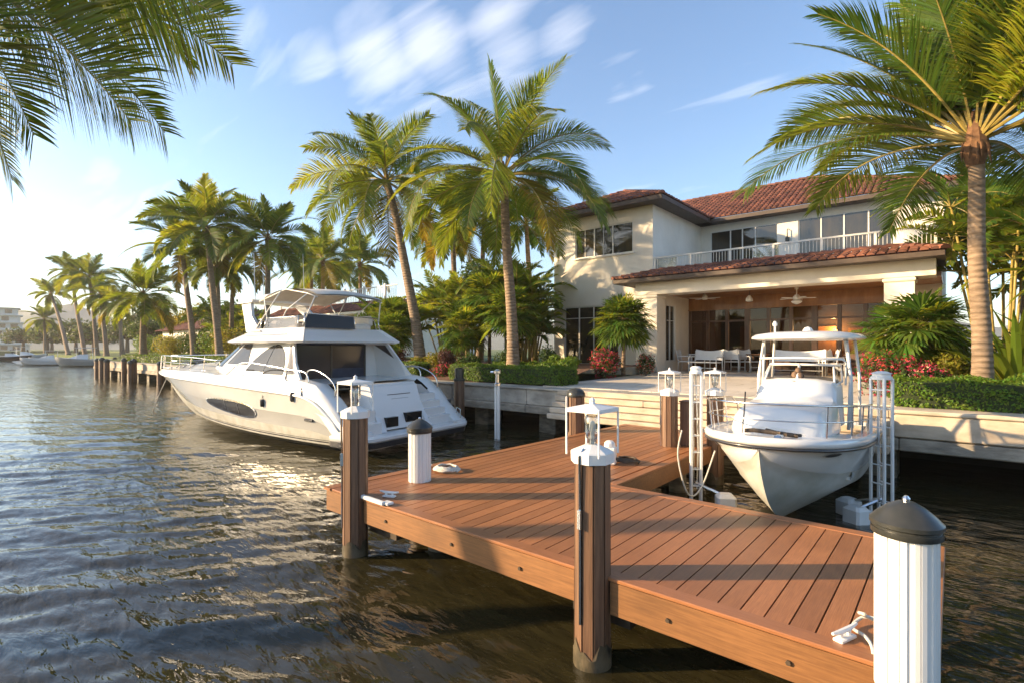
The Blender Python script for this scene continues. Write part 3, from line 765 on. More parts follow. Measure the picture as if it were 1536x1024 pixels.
# ---------------------------------------------------------------- palms
LEAFM = [M['leaf'], M['leaf2'], M['leaf3'], M['petiole'], M['fibre']]
def frond(mb, rng, az, el, L, droop, pairs, lw, ll, mi, org=(0, 0, 0), hang=.5, twist=0., seg=3, fw0=.34, fw1=.66, roll=None):
    """one feather frond: arching midrib and two rows of narrow leaflets"""
    N = 16; P = []; p = Vector(org); T = []
    side_sway = rng.uniform(-.25, .25)
    if roll is None: roll = rng.gauss(0, .38)
    for i in range(N + 1):
        u = i / N
        e = el - droop * (u ** 1.45); a = az + side_sway * u * u
        d = Vector((cos(a) * cos(e), sin(a) * cos(e), sin(e)))
        T.append(d); P.append(p.copy()); p = p + d * (L / N)
    mb.tube(P, [.032 * L / 4.2 * (1 - .88 * (i / N)) + .003 for i in range(N + 1)], 5, 3, caps=False)
    def samp(u):
        f = u * N; i = min(int(f), N - 1); k = f - i
        return P[i].lerp(P[i + 1], k), T[i].lerp(T[i + 1], k).normalized()
    G = Vector((0, 0, -1))
    for k in range(pairs):
        u = .17 + .83 * (k + rng.uniform(-.2, .2)) / pairs
        u = min(max(u, .15), 1)
        c, t = samp(u)
        lat = t.cross(Vector((0, 0, 1)))
        if lat.length < .1: lat = Vector((-sin(az), cos(az), 0))
        lat.normalize()
        up = lat.cross(t).normalized()
        lat, up = lat * cos(roll) + up * sin(roll), up * cos(roll) - lat * sin(roll)
        prof = (.45 + .55 * sin(pi * min(1, (u - .1) * 1.25) ** .9)) * (1 - .28 * max(0, (u - .75) / .25))
        for sgn in (-1, 1):
            if rng.random() < .03: continue
            ln = ll * prof * rng.uniform(.85, 1.1)
            fw = fw0 + fw1 * u + rng.uniform(-.1, .1)
            d = (lat * sgn * cos(fw) + t * sin(fw) + up * (.30 - .25 * u + twist * sgn)).normalized()
            pts = []; q = c.copy(); dd = d.copy()
            for s_ in range(seg + 1):
                pts.append(q.copy()); q = q + dd * (ln / seg)
                dd = (dd + G * (hang * (.55 + .5 * s_) / seg * 1.3 * rng.uniform(.7, 1.3))).normalized()
            wv = (t - d * t.dot(d)).normalized()
            wv = (wv + up * (.22 * sgn + rng.uniform(-.2, .2))); wv = (wv - d * wv.dot(d)).normalized()
            b = len(mb.v)
            W = [.55, 1.0, .72, 0] if seg == 3 else [.7, 1.0, 0]
            for s_ in range(seg):
                mb.v.append(tuple(pts[s_] - wv * lw * W[s_] / 2)); mb.v.append(tuple(pts[s_] + wv * lw * W[s_] / 2))
            mb.v.append(tuple(pts[seg]))
            for s_ in range(seg - 1):
                mb.f.append((b + 2 * s_, b + 2 * s_ + 1, b + 2 * s_ + 3, b + 2 * s_ + 2)); mb.m.append(mi)
            mb.f.append((b + 2 * seg - 2, b + 2 * seg - 1, b + 2 * seg)); mb.m.append(mi)

def crown_mb(seed, L, n, pairs, lw, ll, top=82, low=-38, droop=(0.75, 1.35), hang=.55, old=2, org=(0, 0, 0), mb=None, seg=3, yaw=0.0, bias=1.0, skip=None):
    rng = random.Random(seed); mb = mb or MB()
    for i in range(n):
        k = (i + .5) / n
        az = yaw + i * 2.39996 + rng.uniform(-.2, .2)
        e = R(top + (low - top) * k ** bias + rng.uniform(-6, 6))
        if skip and e < R(skip[2]) and abs((math.degrees(az) - skip[0] + 180) % 360 - 180) < skip[1]: continue
        dr = droop[0] + (droop[1] - droop[0]) * min(1, .35 + k * .8) * rng.uniform(.8, 1.15)
        if e > R(55): dr *= .62
        if e < R(-5): dr *= .75
        ln = L * rng.uniform(.86, 1.06) * (.74 + .26 * min(1, k * 3))
        mi = 2 if i >= n - old else (1 if rng.random() < .42 else 0)
        frond(mb, rng, az, e, ln, dr, pairs, lw, ll, mi, org=(org[0] + .05 * cos(az), org[1] + .05 * sin(az), org[2] - .1 * k), hang=hang * (.8 + .6 * k), seg=seg)
    return mb
def crown_core(mb, rng, s=1.0, coconuts=True):
    mb.lathe((0, 0, 0), [(.13 * s, -.55 * s), (.19 * s, -.3 * s), (.20 * s, -.1 * s), (.14 * s, .15 * s), (.05 * s, .5 * s)], 10, 4)
    for i in range(11):
        a = i * 2.4; q = .8 + .25 * (i % 3); mb.tube([(.15 * s * cos(a), .15 * s * sin(a), -.1 * s), (.20 * s * cos(a), .20 * s * sin(a), -.25 * s), (.19 * s * q * cos(a), .19 * s * q * sin(a), -.36 * s * q - .06)], [.035 * s, .03 * s, .006], 5, 4)

def crown_mesh(name, seed, L, n, pairs, lw, ll, s=1.0, **k):
    mb = crown_mb(seed, L, n, pairs, lw, ll, **k); crown_core(mb, random.Random(seed), s)
    o = mb.build(name, LEAFM); me = o.data; bpy.data.objects.remove(o); return me
CR = {
    'hero1': crown_mesh('crown_mesh', 3, 5.6, 32, 118, .036, 1.36, 1.0, low=-26, old=1, hang=.5, droop=(.75, 1.65), bias=.85),
    'hero2': crown_mesh('crown_mesh', 8, 5.1, 30, 112, .038, 1.3, 1.0, low=-36, old=2, hang=.5, droop=(.75, 1.6), bias=.85),
    'hero3': crown_mesh('crown_mesh', 21, 4.5, 50, 130, .030, 1.32, 1.05, top=86, low=12, hang=.5, old=1, droop=(.6, 1.05), bias=.85, skip=(-95, 46, 55)),
    'mid1': crown_mesh('crown_mesh', 31, 4.7, 27, 64, .075, 1.12, 1.0, low=-40, old=1, seg=2),
    'mid2': crown_mesh('crown_mesh', 37, 4.7, 25, 64, .075, 1.12, 1.0, low=-46, old=2, seg=2),
    'mid3': crown_mesh('crown_mesh', 44, 4.7, 28, 64, .075, 1.12, 1.0, low=-30, old=1, seg=2),
}
def near_crown():
    rng = random.Random(15); mb = MB()
    for az, el, dr, L in ((43, -4, .55, 4.9), (37, -33, .35, 4.5), (46, -28, .5, 4.6), (30, -62, .2, 4.1), (24, -74, .1, 3.9), (64, 2, .8, 4.5), (52, 12, .8, 4.4), (33, -52, .3, 3.6)):
        frond(mb, rng, R(az), R(el), L, dr, 104, .032, 1.5, 1, hang=.38, fw0=.25, fw1=.6, roll=rng.uniform(.9, 1.4))
    crown_mb(16, 4.6, 12, 70, .045, .95, top=85, low=10, mb=mb, old=0, yaw=2.5)
    crown_core(mb, rng); o = mb.build('crown_mesh', LEAFM); me = o.data; bpy.data.objects.remove(o); return me
CR['near'] = near_crown()
def palm(label, base, top, crown, cs, r0=.26, r1=.13, rz=0.0, bow=.0, name='palm_tree', group=None, flare=1.5):
    t = thing(name, label, 'palm tree', base, group=group)
    b = Vector((0, 0, -.25)); c = Vector(top) - Vector(base)
    mb = MB(); pts = []; rr = []
    n = 46; h = c.length
    c1 = Vector((c.x * (.35 - bow), c.y * (.35 - bow), c.z * .45)); 
    for i in range(n + 1):
        u = i / n; p = b * (1 - u) ** 2 + c1 * 2 * u * (1 - u) + c * u * u
        p = p + Vector((.03 * sin(u * 7 + base[0]), .03 * cos(u * 6 + base[0]), 0)) * (u * (1 - u) * 4)
        pts.append(p); fl = 1 + (flare - 1) * math.exp(-u * h / .45)
        rr.append((r0 + (r1 - r0) * u ** .7) * fl * (1 + .022 * (1 if i % 2 else -1)))
    mb.tube(pts, rr, 14)
    mb.build('trunk', M['trunk'], t, smooth=True)
    o = bpy.data.objects.new('crown', CR[crown]); COL.objects.link(o); o.parent = t; o.location = c; o.scale = (cs,) * 3
    q = Vector((0, 0, 1)).rotation_difference(Vector((c.x, c.y, c.z * 2.2)).normalized()) if crown != 'near' else Matrix.Identity(3).to_quaternion()
    o.rotation_euler = (q.to_matrix() @ Matrix.Rotation(rz, 3, 'Z')).to_euler()
    return t
P = palm
gp = 'coconut palms along the waterfront'
P('tall coconut palm with a straight trunk in front of the left house wing', (-13.1, 15.6, 1.7), (-13.65, 15.6, 9.45), 'hero1', .95, .25, .155, rz=.6)
P('coconut palm with a trunk leaning left, rising right behind the white yacht', (-18.5, 15.5, 1.7), (-21.1, 15.5, 10.7), 'hero2', .92, .28, .16, rz=2.0, bow=.1)
P('large coconut palm with a thick trunk behind the hedge at the right edge', (0.44, 14.2, 1.5), (0.33, 14.0, 6.75), 'hero3', 1.0, .185, .128, rz=0.0, flare=1.35)
P('coconut palm whose hanging fronds enter the top left corner', (-13.2, -6.5, .9), (-10.68, .2, 8.1), 'near', .90, .24, .15, rz=0.0)
P('bushy lower coconut palm at the seawall left of the yacht bow', (-61.4, 16, 1.7), (-61.4, 16, 7.9), 'mid1', 1.0, .36, .22, rz=1.2, group=gp)
P('tallest coconut palm of the left group, its crown standing highest', (-43.6, 16.4, 1.7), (-45.4, 16, 12.2), 'mid3', 1.06, .3, .18, rz=.3, group=gp)
P('tall thin coconut palm leaning left, left of the tallest one', (-50.7, 17, 1.7), (-54.0, 17, 11.8), 'mid2', 1.02, .3, .18, rz=2.2, group=gp)
P('tall coconut palm with an upright crown rising directly behind the yacht radar arch', (-41.4, 19, 1.8), (-41.2, 19, 11.2), 'mid1', .98, .28, .17, rz=3.4, group=gp)
P('slim coconut palm half hidden between the tallest palm and the one behind the radar arch', (-50.9, 20, 1.8), (-49.9, 20, 10.2), 'mid2', .8, .26, .15, rz=5.0, group=gp)
P('slim coconut palm with a crooked trunk just right of the tallest palm', (-48.1, 18, 1.8), (-48.6, 18, 9.6), 'mid3', .72, .26, .15, rz=1.0, bow=.3, group=gp)
gb = 'coconut palms behind the neighbouring house'
P('full dark coconut palm behind the neighbour terrace, above the yacht canopy', (-52.1, 30, 1.8), (-52.1, 30, 12.0), 'mid1', 1.1, .3, .18, rz=.2, group=gb)
P('coconut palm at the right behind the neighbour terrace, beside the leaning trunk', (-54.2, 36, 1.8), (-54.2, 36, 12.6), 'mid3', 1.12, .3, .18, rz=4.0, group=gb)
P('low dense coconut palm at the left behind the neighbour terrace', (-60, 33, 1.8), (-60.0, 33, 11.6), 'mid2', 1.1, .3, .18, rz=2.4, group=gb)
P('coconut palm with yellow lower fronds behind the leaning palm', (-24.8, 24, 1.8), (-25.6, 24, 10.9), 'mid2', .84, .25, .15, rz=2.9, group='palms behind the garden')
P('dark green coconut palm seen between the two foreground palm trunks', (-26.8, 28, 1.8), (-26.3, 28, 12.0), 'mid1', .85, .25, .15, rz=4.4, group='palms behind the garden')
P('coconut palm close to the left house wall, behind the straight trunk', (-19.7, 25.5, 1.8), (-20.4, 25.5, 10.3), 'mid3', .72, .22, .13, rz=5.4, group='palms behind the garden')
gf = 'far coconut palms along the canal'
def pix(px, py, Y):
    a = (px - 768) / 784.0; k = Y / (a * sin(HDG) + cos(HDG))
    return (k * (a * cos(HDG) - sin(HDG)), Y, CAMZ - (py - 522) / 784.0 * k)
for lb, bx_, tx_, ty_, Y_, cr_n, cs_, rz_, bw_ in (
    ('far coconut palm leaning strongly left out over the water', 103, 76, 440, 21.6, 'mid2', .95, .9, .0),
    ('far tall coconut palm with a curved trunk, second from the left', 128, 107, 408, 22.4, 'mid1', 1.15, 2.7, -.2),
    ('far tall coconut palm with a full crown, third from the left', 146, 134, 416, 23.5, 'mid3', 1.2, 5.0, .0),
    ('far coconut palm with yellowish fronds right of the tall curved one', 160, 150, 442, 22.6, 'mid2', 1.0, 3.9, .1),
    ('far short coconut palm between the leaning palms and the bushy palm', 184, 178, 455, 24.5, 'mid1', 1.0, 4.9, .0),
    ('pale hazy coconut palm farthest away on the left bank', 68, 66, 478, 24.5, 'mid1', 1.15, 1.9, .0)):
    P(lb, pix(bx_, 522, Y_)[:2] + (1.25,), pix(tx_, ty_, Y_), cr_n, cs_, .4, .24, rz=rz_, bow=bw_, group=gf)

# fan palms
def fan_leaf(mb, rng, org, az, el, pet, r, mi, nseg=26):
    d = Vector((cos(az) * cos(el), sin(az) * cos(el), sin(el)))
    P_ = []; p = Vector(org)
    for i in range(6):
        P_.append(p.copy()); e = el - .5 * (i / 5) ** 1.5
        p = p + Vector((cos(az) * cos(e), sin(az) * cos(e), sin(e))) * pet / 5
    mb.tube(P_, [.016, .013, .011, .009, .008, .007], 4, 3, caps=False)
    c = P_[-1]; t = (P_[-1] - P_[-2]).normalized()
    t = (t + Vector((0, 0, -.25))).normalized()
    lat = t.cross(Vector((0, 0, 1)))
    lat = lat.normalized() if lat.length > .05 else Vector((1, 0, 0)); up = lat.cross(t)
    for k in range(nseg):
        a = R(-128 + 256 * (k + .5) / nseg); rr = r * (.72 + .28 * cos(a * .6)) * rng.uniform(.9, 1.05)
        dd = (t * cos(a) + lat * sin(a) + up * .18).normalized(); w = (lat * cos(a) - t * sin(a)) * (r * R(256 / nseg) * .42)
        n_ = up * (.02 * (1 if k % 2 else -1))
        m1 = c + dd * rr * .62 + n_; tip = c + dd * rr + Vector((0, 0, -.16 * rr * rng.uniform(.4, 1.6)))
        mb.add([c, m1 - w * .75, tip, m1 + w * .75], ((0, 1, 2, 3),), mi)
FANM = [M['fan'], M['leaf2'], M['leaf3'], M['petiole'], M['fibre']]
def fan_palm(label, base, hc, n, pet, r, seed, stems=1, group=None, r0=.09):
    rng = random.Random(seed); t = thing('fan_palm', label, 'fan palm', base, group=group)
    mb = MB(); cr = MB()
    for s_ in range(stems):
        a = s_ * 2 * pi / stems + seed; off = .16 * (stems > 1)
        top = Vector((off * 2.4 * cos(a), off * 2.4 * sin(a), hc * (1 - .08 * s_)))
        mb.tube([(off * cos(a), off * sin(a), -.2), (off * 1.6 * cos(a) + .02, off * 1.6 * sin(a), hc * .5), top], [r0, r0 * .85, r0 * .8], 9)
        for i in range(n // stems):
            k = (i + .5) / (n // stems); e = R(82 - 118 * k + rng.uniform(-8, 8))
            fan_leaf(cr, rng, top, i * 2.4 + s_, e, pet * rng.uniform(.8, 1.15), r * rng.uniform(.85, 1.1), 1 if rng.random() < .25 else 0)
    mb.build('trunk', M['petiole'] if stems > 1 else M['trunk'], t, smooth=True)
    cr.build('crown', FANM, t)
    return t
fan_palm('fan palm with drooping leaves in front of the left patio column', (-9.75, 18.2, 1.62), 1.85, 56, .62, .82, 2)
fan_palm('fan palm with several yellow stems in a flower bed before the right patio column', (-0.72, 16.5, 1.45), 1.55, 66, .55, .74, 5, stems=3, r0=.05)
fan_palm('round fan palm behind the stern of the yacht, left of the leaning trunk', (-19.95, 14.9, 1.65), 1.55, 40, .65, .72, 9)
fan_palm('light green fan palm between the leaning and the straight palm trunk', (-17.0, 16.6, 1.75), 1.45, 34, .7, .8, 12)
fan_palm('fan palm low in the bed right of the leaning trunk', (-18.3, 18.2, 1.78), 1.9, 30, .8, .8, 14)

fan_palm('fan palm close to the left house wall above the dark shrubs', (-14.5, 17.0, 1.75), 2.2, 36, .8, .85, 16)
fan_palm('tall fan palm immediately left of the straight palm trunk', (-16.6, 18.0, 1.78), 3.0, 36, .8, .9, 18)
fan_palm('fan palm before the neighbour house, above the yacht stern rail', (-23.0, 17.2, 1.78), 2.2, 36, .8, .9, 22)
def clump(label, base, seed, n, h, L, spread, pairs=22, lw=.075, ll=.5, name='areca_palm', cat='palm', leaves=7, group=None, elow=5):
    rng = random.Random(seed); t = thing(name, label, cat, base, group=group); st_ = MB(); cr = MB()
    for i in range(n):
        a = i * 2.4 + rng.uniform(-.3, .3); rad = spread * math.sqrt((i + .3) / n)
        hh = h * rng.uniform(.55, 1.05); b = Vector((rad * .35 * cos(a), rad * .35 * sin(a), -.15)); tp = Vector((rad * cos(a), rad * sin(a), hh))
        st_.tube([b, b.lerp(tp, .5) + Vector((0, 0, .1)), tp], [.05, .045, .035], 6)
        for k in range(leaves):
            e = R(80 - (80 - elow) * (k + .5) / leaves + rng.uniform(-8, 8))
            frond(cr, rng, a + k * 2.4, e, L * rng.uniform(.8, 1.1), rng.uniform(.9, 1.5), pairs, lw, ll, rng.choice((0, 0, 1, 1, 0)), org=tp, hang=.35, seg=2)
    st_.build('stems', M['petiole'], t, smooth=True); cr.build('crown', LEAFM, t)
    return t
clump('tall areca palm clump against the left house wall', (-16.2, 19.4, 1.78), 4, 12, 3.2, 2.0, 1.1)
clump('areca palm clump directly behind the straight palm trunk', (-17.0, 20.8, 1.8), 6, 13, 3.8, 2.1, 1.3)
clump('areca palm clump behind the light green fan palm', (-20.8, 20.6, 1.8), 7, 13, 3.6, 2.2, 1.5)
clump('low areca palm clump under the left house wing, right of the straight trunk', (-14.7, 18.8, 1.76), 19, 8, 1.9, 1.5, .8)
clump('wide areca palm clump right of the neighbour terrace', (-23.2, 21.5, 1.8), 23, 13, 3.6, 2.1, 1.4)
clump('areca palm clump behind the round fan palm', (-24.5, 18.3, 1.8), 25, 9, 2.4, 1.8, 1.2)
clump('dark areca palm clump beside the right house corner', (1.2, 22.0, 1.5), 27, 13, 5.2, 2.3, 1.5)
clump('areca palm clump at the right edge behind the large palm', (2.9, 19.5, 1.5), 29, 12, 4.2, 2.2, 1.4)
clump('areca palm clump growing between the two neighbouring houses', (-58.5, 22, 1.6), 33, 9, 4.5, 2.6, 2.4, pairs=16, lw=.13)
clump('yellow green areca clump left of the neighbour terrace', (-52.0, 21.5, 1.6), 35, 9, 3.5, 2.4, 2.2, pairs=16, lw=.13)

def sword(label, base, seed, n, L, w, m, name='sword_plant', elow=25):
    rng = random.Random(seed); t = thing(name, label, 'plant', base); mb = MB()
    for i in range(n):
        a = i * 2.4; e = R(86 - (86 - elow) * (i + .5) / n + rng.uniform(-6, 6)); p = Vector((.04 * cos(a), .04 * sin(a), -.05)); ln = L * rng.uniform(.75, 1.1); rows = []
        lat = Vector((-sin(a), cos(a), 0))
        for k in range(7):
            u = k / 6; ww = w * (.5 + 1.6 * u * (1 - u) + .3 * (1 - u)) * (1 - u ** 4) / 2
            ee = e - .9 * u ** 2 * rng.uniform(.7, 1.2)
            rows.append((p + lat * ww + Vector((0, 0, ww * .5)), p.copy(), p - lat * ww + Vector((0, 0, ww * .5))))
            p = p + Vector((cos(a) * cos(ee), sin(a) * cos(ee), sin(ee))) * ln / 6
        b = len(mb.v)
        for r_ in rows: mb.v.extend([tuple(q) for q in r_])
        for k in range(6):
            for j in range(2): mb.f.append((b + k * 3 + j, b + k * 3 + j + 1, b + k * 3 + 4 + j, b + k * 3 + 3 + j)); mb.m.append(0)
    mb.build('leaves', m, t)
    return t
sword('spiky light green sword leaved plant left of the thick palm trunk', (0.05, 16.4, 1.55), 3, 30, 1.15, .13, M['leaf2'])
sword('tall sword leaved plant right of the thick palm trunk', (1.05, 15.6, 1.55), 5, 36, 2.0, .17, M['leaf2'], elow=40)
sword('low sword leaved plant at the foot of the thick palm trunk on its right', (0.80, 14.6, 1.45), 8, 22, .8, .12, M['leaf2'])
sword('broad sword leaved plant at the right picture edge', (2.0, 16.2, 1.55), 9, 30, 2.3, .2, M['leaf'], elow=35)

# ---------------------------------------------------------------- hedges, shrubs, flowers
def leafq(mb, rng, c, nrm, s, mi):
    d = Vector(nrm) + Vector((rng.gauss(0, .5), rng.gauss(0, .5), rng.gauss(0, .5)))
    d = d.normalized() if d.length > .01 else Vector((0, 0, 1))
    u = d.orthogonal().normalized(); a = rng.uniform(0, 6.28); w = d.cross(u); u, w = u * cos(a) + w * sin(a), w * cos(a) - u * sin(a)
    l = s * rng.uniform(.7, 1.3); b = l * .5; c = Vector(c)
    mb.add([c - u * l * .5, c + w * b * .5 - d * .1 * s, c + u * l * .5, c - w * b * .5 - d * .1 * s], ((0, 1, 2, 3),), mi)
def hedge(label, x0, x1, y0, y1, z0, z1, seed, n, s=.065, rnd=.25):
    rng = random.Random(seed); cx_, cy_3 = (x0 + x1) / 2, (y0 + y1) / 2
    t = thing('hedge', label, 'hedge', (cx_, cy_3, z0)); lx, ly, lz = (x1 - x0) / 2, (y1 - y0) / 2, z1 - z0
    rr = min(lx, ly) * rnd * 2
    core = MB(); pl = []
    for (sx, sy, a0) in ((1, 1, 0), (-1, 1, 90), (-1, -1, 180), (1, -1, 270)):
        for k in range(5):
            a = R(a0 + k * 22.5); pl.append((sx * (lx - rr) + (rr - .05) * cos(a), sy * (ly - rr) + (rr - .05) * sin(a)))
    core.prism(pl, 0.02, lz - .06); core.build('dark_core', M['hedgein'], t)  # plain dark box added as fill so the hedge is not see-through
    mb = MB(); per = []
    A = [(2 * lx * 2 * ly, 't'), (2 * lx * lz, 'f'), (2 * lx * lz, 'b'), (2 * ly * lz, 'l'), (2 * ly * lz, 'r')]
    tot = sum(a for a, _ in A)
    lump = lambda x, y: .035 * sin(x * 5.1 + seed) + .03 * sin(x * 9.3 + y * 4) + .02 * sin(y * 13.0)
    for _ in range(n):
        q = rng.random() * tot
        for a, k in A:
            if q < a: break
            q -= a
        x, y, z = rng.uniform(-lx, lx), rng.uniform(-ly, ly), rng.uniform(0, lz)
        if k == 't': z, nm = lz, (0, 0, 1)
        elif k == 'f': y, nm = -ly, (0, -1, .2)
        elif k == 'b': y, nm = ly, (0, 1, .2)
        elif k == 'l': x, nm = -lx, (-1, 0, .2)
        else: x, nm = lx, (1, 0, .2)
        # rounded ends and shoulders
        ex, ey = max(0, abs(x) - (lx - rr)), max(0, abs(y) - (ly - rr)); dd = math.hypot(ex, ey)
        if dd > rr and dd > 0:
            sx, sy = (1 if x > 0 else -1), (1 if y > 0 else -1)
            x = sx * (lx - rr + ex / dd * rr); y = sy * (ly - rr + ey / dd * rr)
        zs = z + (lump(x, y) if z > lz * .6 else 0)
        sh = .05 * max(0, (z - (lz - .12)) / .12)
        d_in = abs(rng.gauss(0, .03))
        p = Vector((x * (1 - sh / lx), y * (1 - sh / ly), zs)) - Vector(nm) * d_in + Vector((rng.gauss(0, .01), rng.gauss(0, .01), rng.gauss(0, .012)))
        p += Vector((nm[0], nm[1], 0)) * lump(x * 1.3 + z * 3, y + z * 4) * .8
        leafq(mb, rng, p, nm, s, 0)
    mb.build('foliage', M['hedge'], t)
    return t
hedge('clipped green box hedge at the patio corner, right one of the pair', -11.75, -9.05, 12.98, 14.1, 1.40, 1.92, 3, 9000)
hedge('clipped green box hedge at the seawall, under the straight palm trunk', -14.2, -11.85, 13.05, 14.2, 1.40, 1.94, 5, 8000)
hedge('long low dark hedge behind the yacht stern', -23.5, -16.2, 13.3, 14.2, 1.40, 1.95, 7, 9000, s=.09)
hedge('clipped round ended hedge in front of the thick palm at the right edge', -0.98, 4.2, 12.78, 13.95, 1.38, 1.93, 9, 15000, s=.06)
hedge('long sunlit hedge further left along the seawall, beyond the yacht cabin', -38, -24.5, 13.3, 14.3, 1.38, 1.95, 17, 7000, s=.13)
hedge('low hedge along the seawall left of the yacht bow', -58, -40, 13.3, 14.4, 1.38, 1.95, 11, 6000, s=.16)
hedge('far low hedge beyond the end of the seawall', -86, -63, 21.3, 22.6, 1.3, 1.9, 13, 4000, s=.2)
hedge('flat topped ground hedge below the left house windows', -14.4, -11.2, 15.6, 16.8, 1.72, 1.95, 15, 6000, s=.08)

def bush(label, base, rx, rz_, seed, n, s, m, name='shrub', cat='shrub', flowers=None, fn=0, group=None, ry=None):
    rng = random.Random(seed); t = thing(name, label, cat, base, group=group); mb = MB(); ry = ry or rx
    lobes = [(rng.uniform(-.45, .45), rng.uniform(-.45, .45), rng.uniform(.3, .75), rng.uniform(.4, .62)) for _ in range(7)] + [(0, 0, .4, .6)]
    fl = MB()
    for i in range(n + fn):
        lx, ly, lz, lr = rng.choice(lobes)
        d = Vector((rng.gauss(0, 1), rng.gauss(0, 1), rng.gauss(0, 1) + .25)).normalized(); k = lr * rng.random() ** .28
        p = (Vector((lx, ly, lz)) + d * k); 
        if p.z < 0: p.z = abs(p.z) * .3
        p = Vector((p.x * rx, p.y * ry, p.z * rz_))
        if i < n: leafq(mb, rng, p, d, s, 0)
        else:
            p = p + d * .04
            for _ in range(3): leafq(fl, rng, p + Vector((rng.gauss(0, .02), rng.gauss(0, .02), rng.gauss(0, .02))), d, s * .85, 0 if rng.random() < .75 else 1)
    for i in range(5):
        a = i * 1.3; mb.tube([(0, 0, -.1), (rx * .3 * cos(a), ry * .3 * sin(a), rz_ * .5)], [.02, .012], 5, 1)
    mb.build('foliage', [m, M['bark']], t)
    if fn: fl.build('blossoms', flowers, t)
    return t
FL = [M['petal'], M['petal2']]; FL2 = [M['petal'], M['petalw']]
bush('pink flowering bush at the foot of the left patio column', (-9.75, 16.9, 1.5), .72, .85, 3, 1500, .09, M['shrub'], 'flower_bush', 'flower bush', FL, 520)
bush('pink and red flowering bush under the right fan palm', (-1.05, 15.3, 1.42), .85, .85, 4, 1900, .085, M['shrub'], 'flower_bush', 'flower bush', FL, 620)
bush('coral flowering bush between the right fan palm and the clipped hedge', (-0.25, 14.9, 1.42), .6, .62, 14, 1200, .075, M['shrub'], 'flower_bush', 'flower bush', FL2, 420)
bush('small pink flower bush at the hedge end behind the mooring piling', (-15.3, 13.9, 1.42), .45, .42, 5, 700, .08, M['shrub'], 'flower_bush', 'flower bush', FL, 200)
bush('orange red flowers beside the large fan palm column at the patio', (-9.2, 19.0, 1.52), .45, .7, 6, 700, .09, M['shrub'], 'flower_bush', 'flower bush', [M['petal2'], M['petalw']], 160)
SH = [('dark round shrub below the house wing, right of the areca stems', -13.2, 17.9, .6, .75, 'shrub'), ('dark shrub left of the ground floor windows', -14.8, 17.6, .55, .7, 'shrub'),
      ('bright yellow green shrub between the two foreground palm trunks', -17.2, 15.3, .6, .62, 'shruby'), ('yellow leaved shrub beside the leaning trunk base', -18.0, 14.9, .5, .5, 'shruby'),
      ('purple tinged shrub behind the mooring piling', -16.2, 15.1, .55, .7, 'shrubp'), ('green shrub left of the straight palm trunk', -15.1, 15.2, .6, .7, 'shrub'),
      ('yellow shrub left of the round fan palm', -22.0, 15.2, .7, .8, 'shruby'), ('green shrub behind the straight palm trunk base', -14.1, 16.4, .55, .62, 'shrub'),
      ('small green shrub in front of the ground floor windows', -12.2, 17.2, .42, .5, 'hedge'), ('low mounded shrub at the patio edge below the windows', -10.9, 16.2, .55, .42, 'hedge'),
      ('purple flowering shrub under the round fan palm', -20.8, 15.8, .7, .75, 'shrubp'), ('yellow green shrub under the sword plant at right', -0.1, 15.7, .5, .55, 'shruby'),
      ('dark shrub below the areca clump at the right house corner', 1.3, 18.4, .9, 1.3, 'shrub'), ('green shrub at the foot of the thick palm', 0.9, 14.1, .5, .5, 'hedge')]
for i, (lb, x, y, rx, h, m) in enumerate(SH):
    bush(lb, (x, y, gz(x, y) - .02), rx, h, 40 + i, 1300, .1, M[m])
LB = [('golden green bush at the foot of the tallest palm', -44.8, 17.6, 1.7, 2.1, 'shruby'), ('round green bush left of the tallest palm trunk', -49.5, 18.2, 1.9, 2.4, 'hedge'), ('dark bush between the tall trunks on the left bank', -54.5, 18.6, 2.0, 2.3, 'shrub'),
      ('yellow green bush right of the bushy low palm', -57.8, 17.4, 1.6, 1.8, 'shruby'), ('wide green bush behind the yacht windscreen', -37.5, 17.5, 1.7, 2.0, 'hedge'), ('dark green bush behind the yacht radar arch', -33.5, 18.2, 1.7, 2.2, 'shrub'), ('bright bush behind the flybridge', -29.8, 17.6, 1.5, 1.9, 'shruby'),
      ('green bush left of the round fan palm', -26.5, 16.4, 1.2, 1.5, 'hedge'), ('olive bush on the bank left of the bushy palm', -66, 23.4, 2.2, 2.4, 'shruby'), ('dark bush at the bank below the far tall palms', -73, 24.2, 2.6, 2.8, 'shrub'), ('golden bush beside the far leaning trunk', -80, 24.0, 2.4, 2.6, 'shruby'), ('low green bush on the bank at the far boats', -91, 24.6, 2.8, 2.8, 'hedge')]
for i, (lb, x, y, rx, h, m) in enumerate(LB):
    bush(lb, (x, y, (gz(x, y) if y < 20 else 1.28) - .02), rx, h, 80 + i, 1500, .2 if y < 20 else .3, M[m])
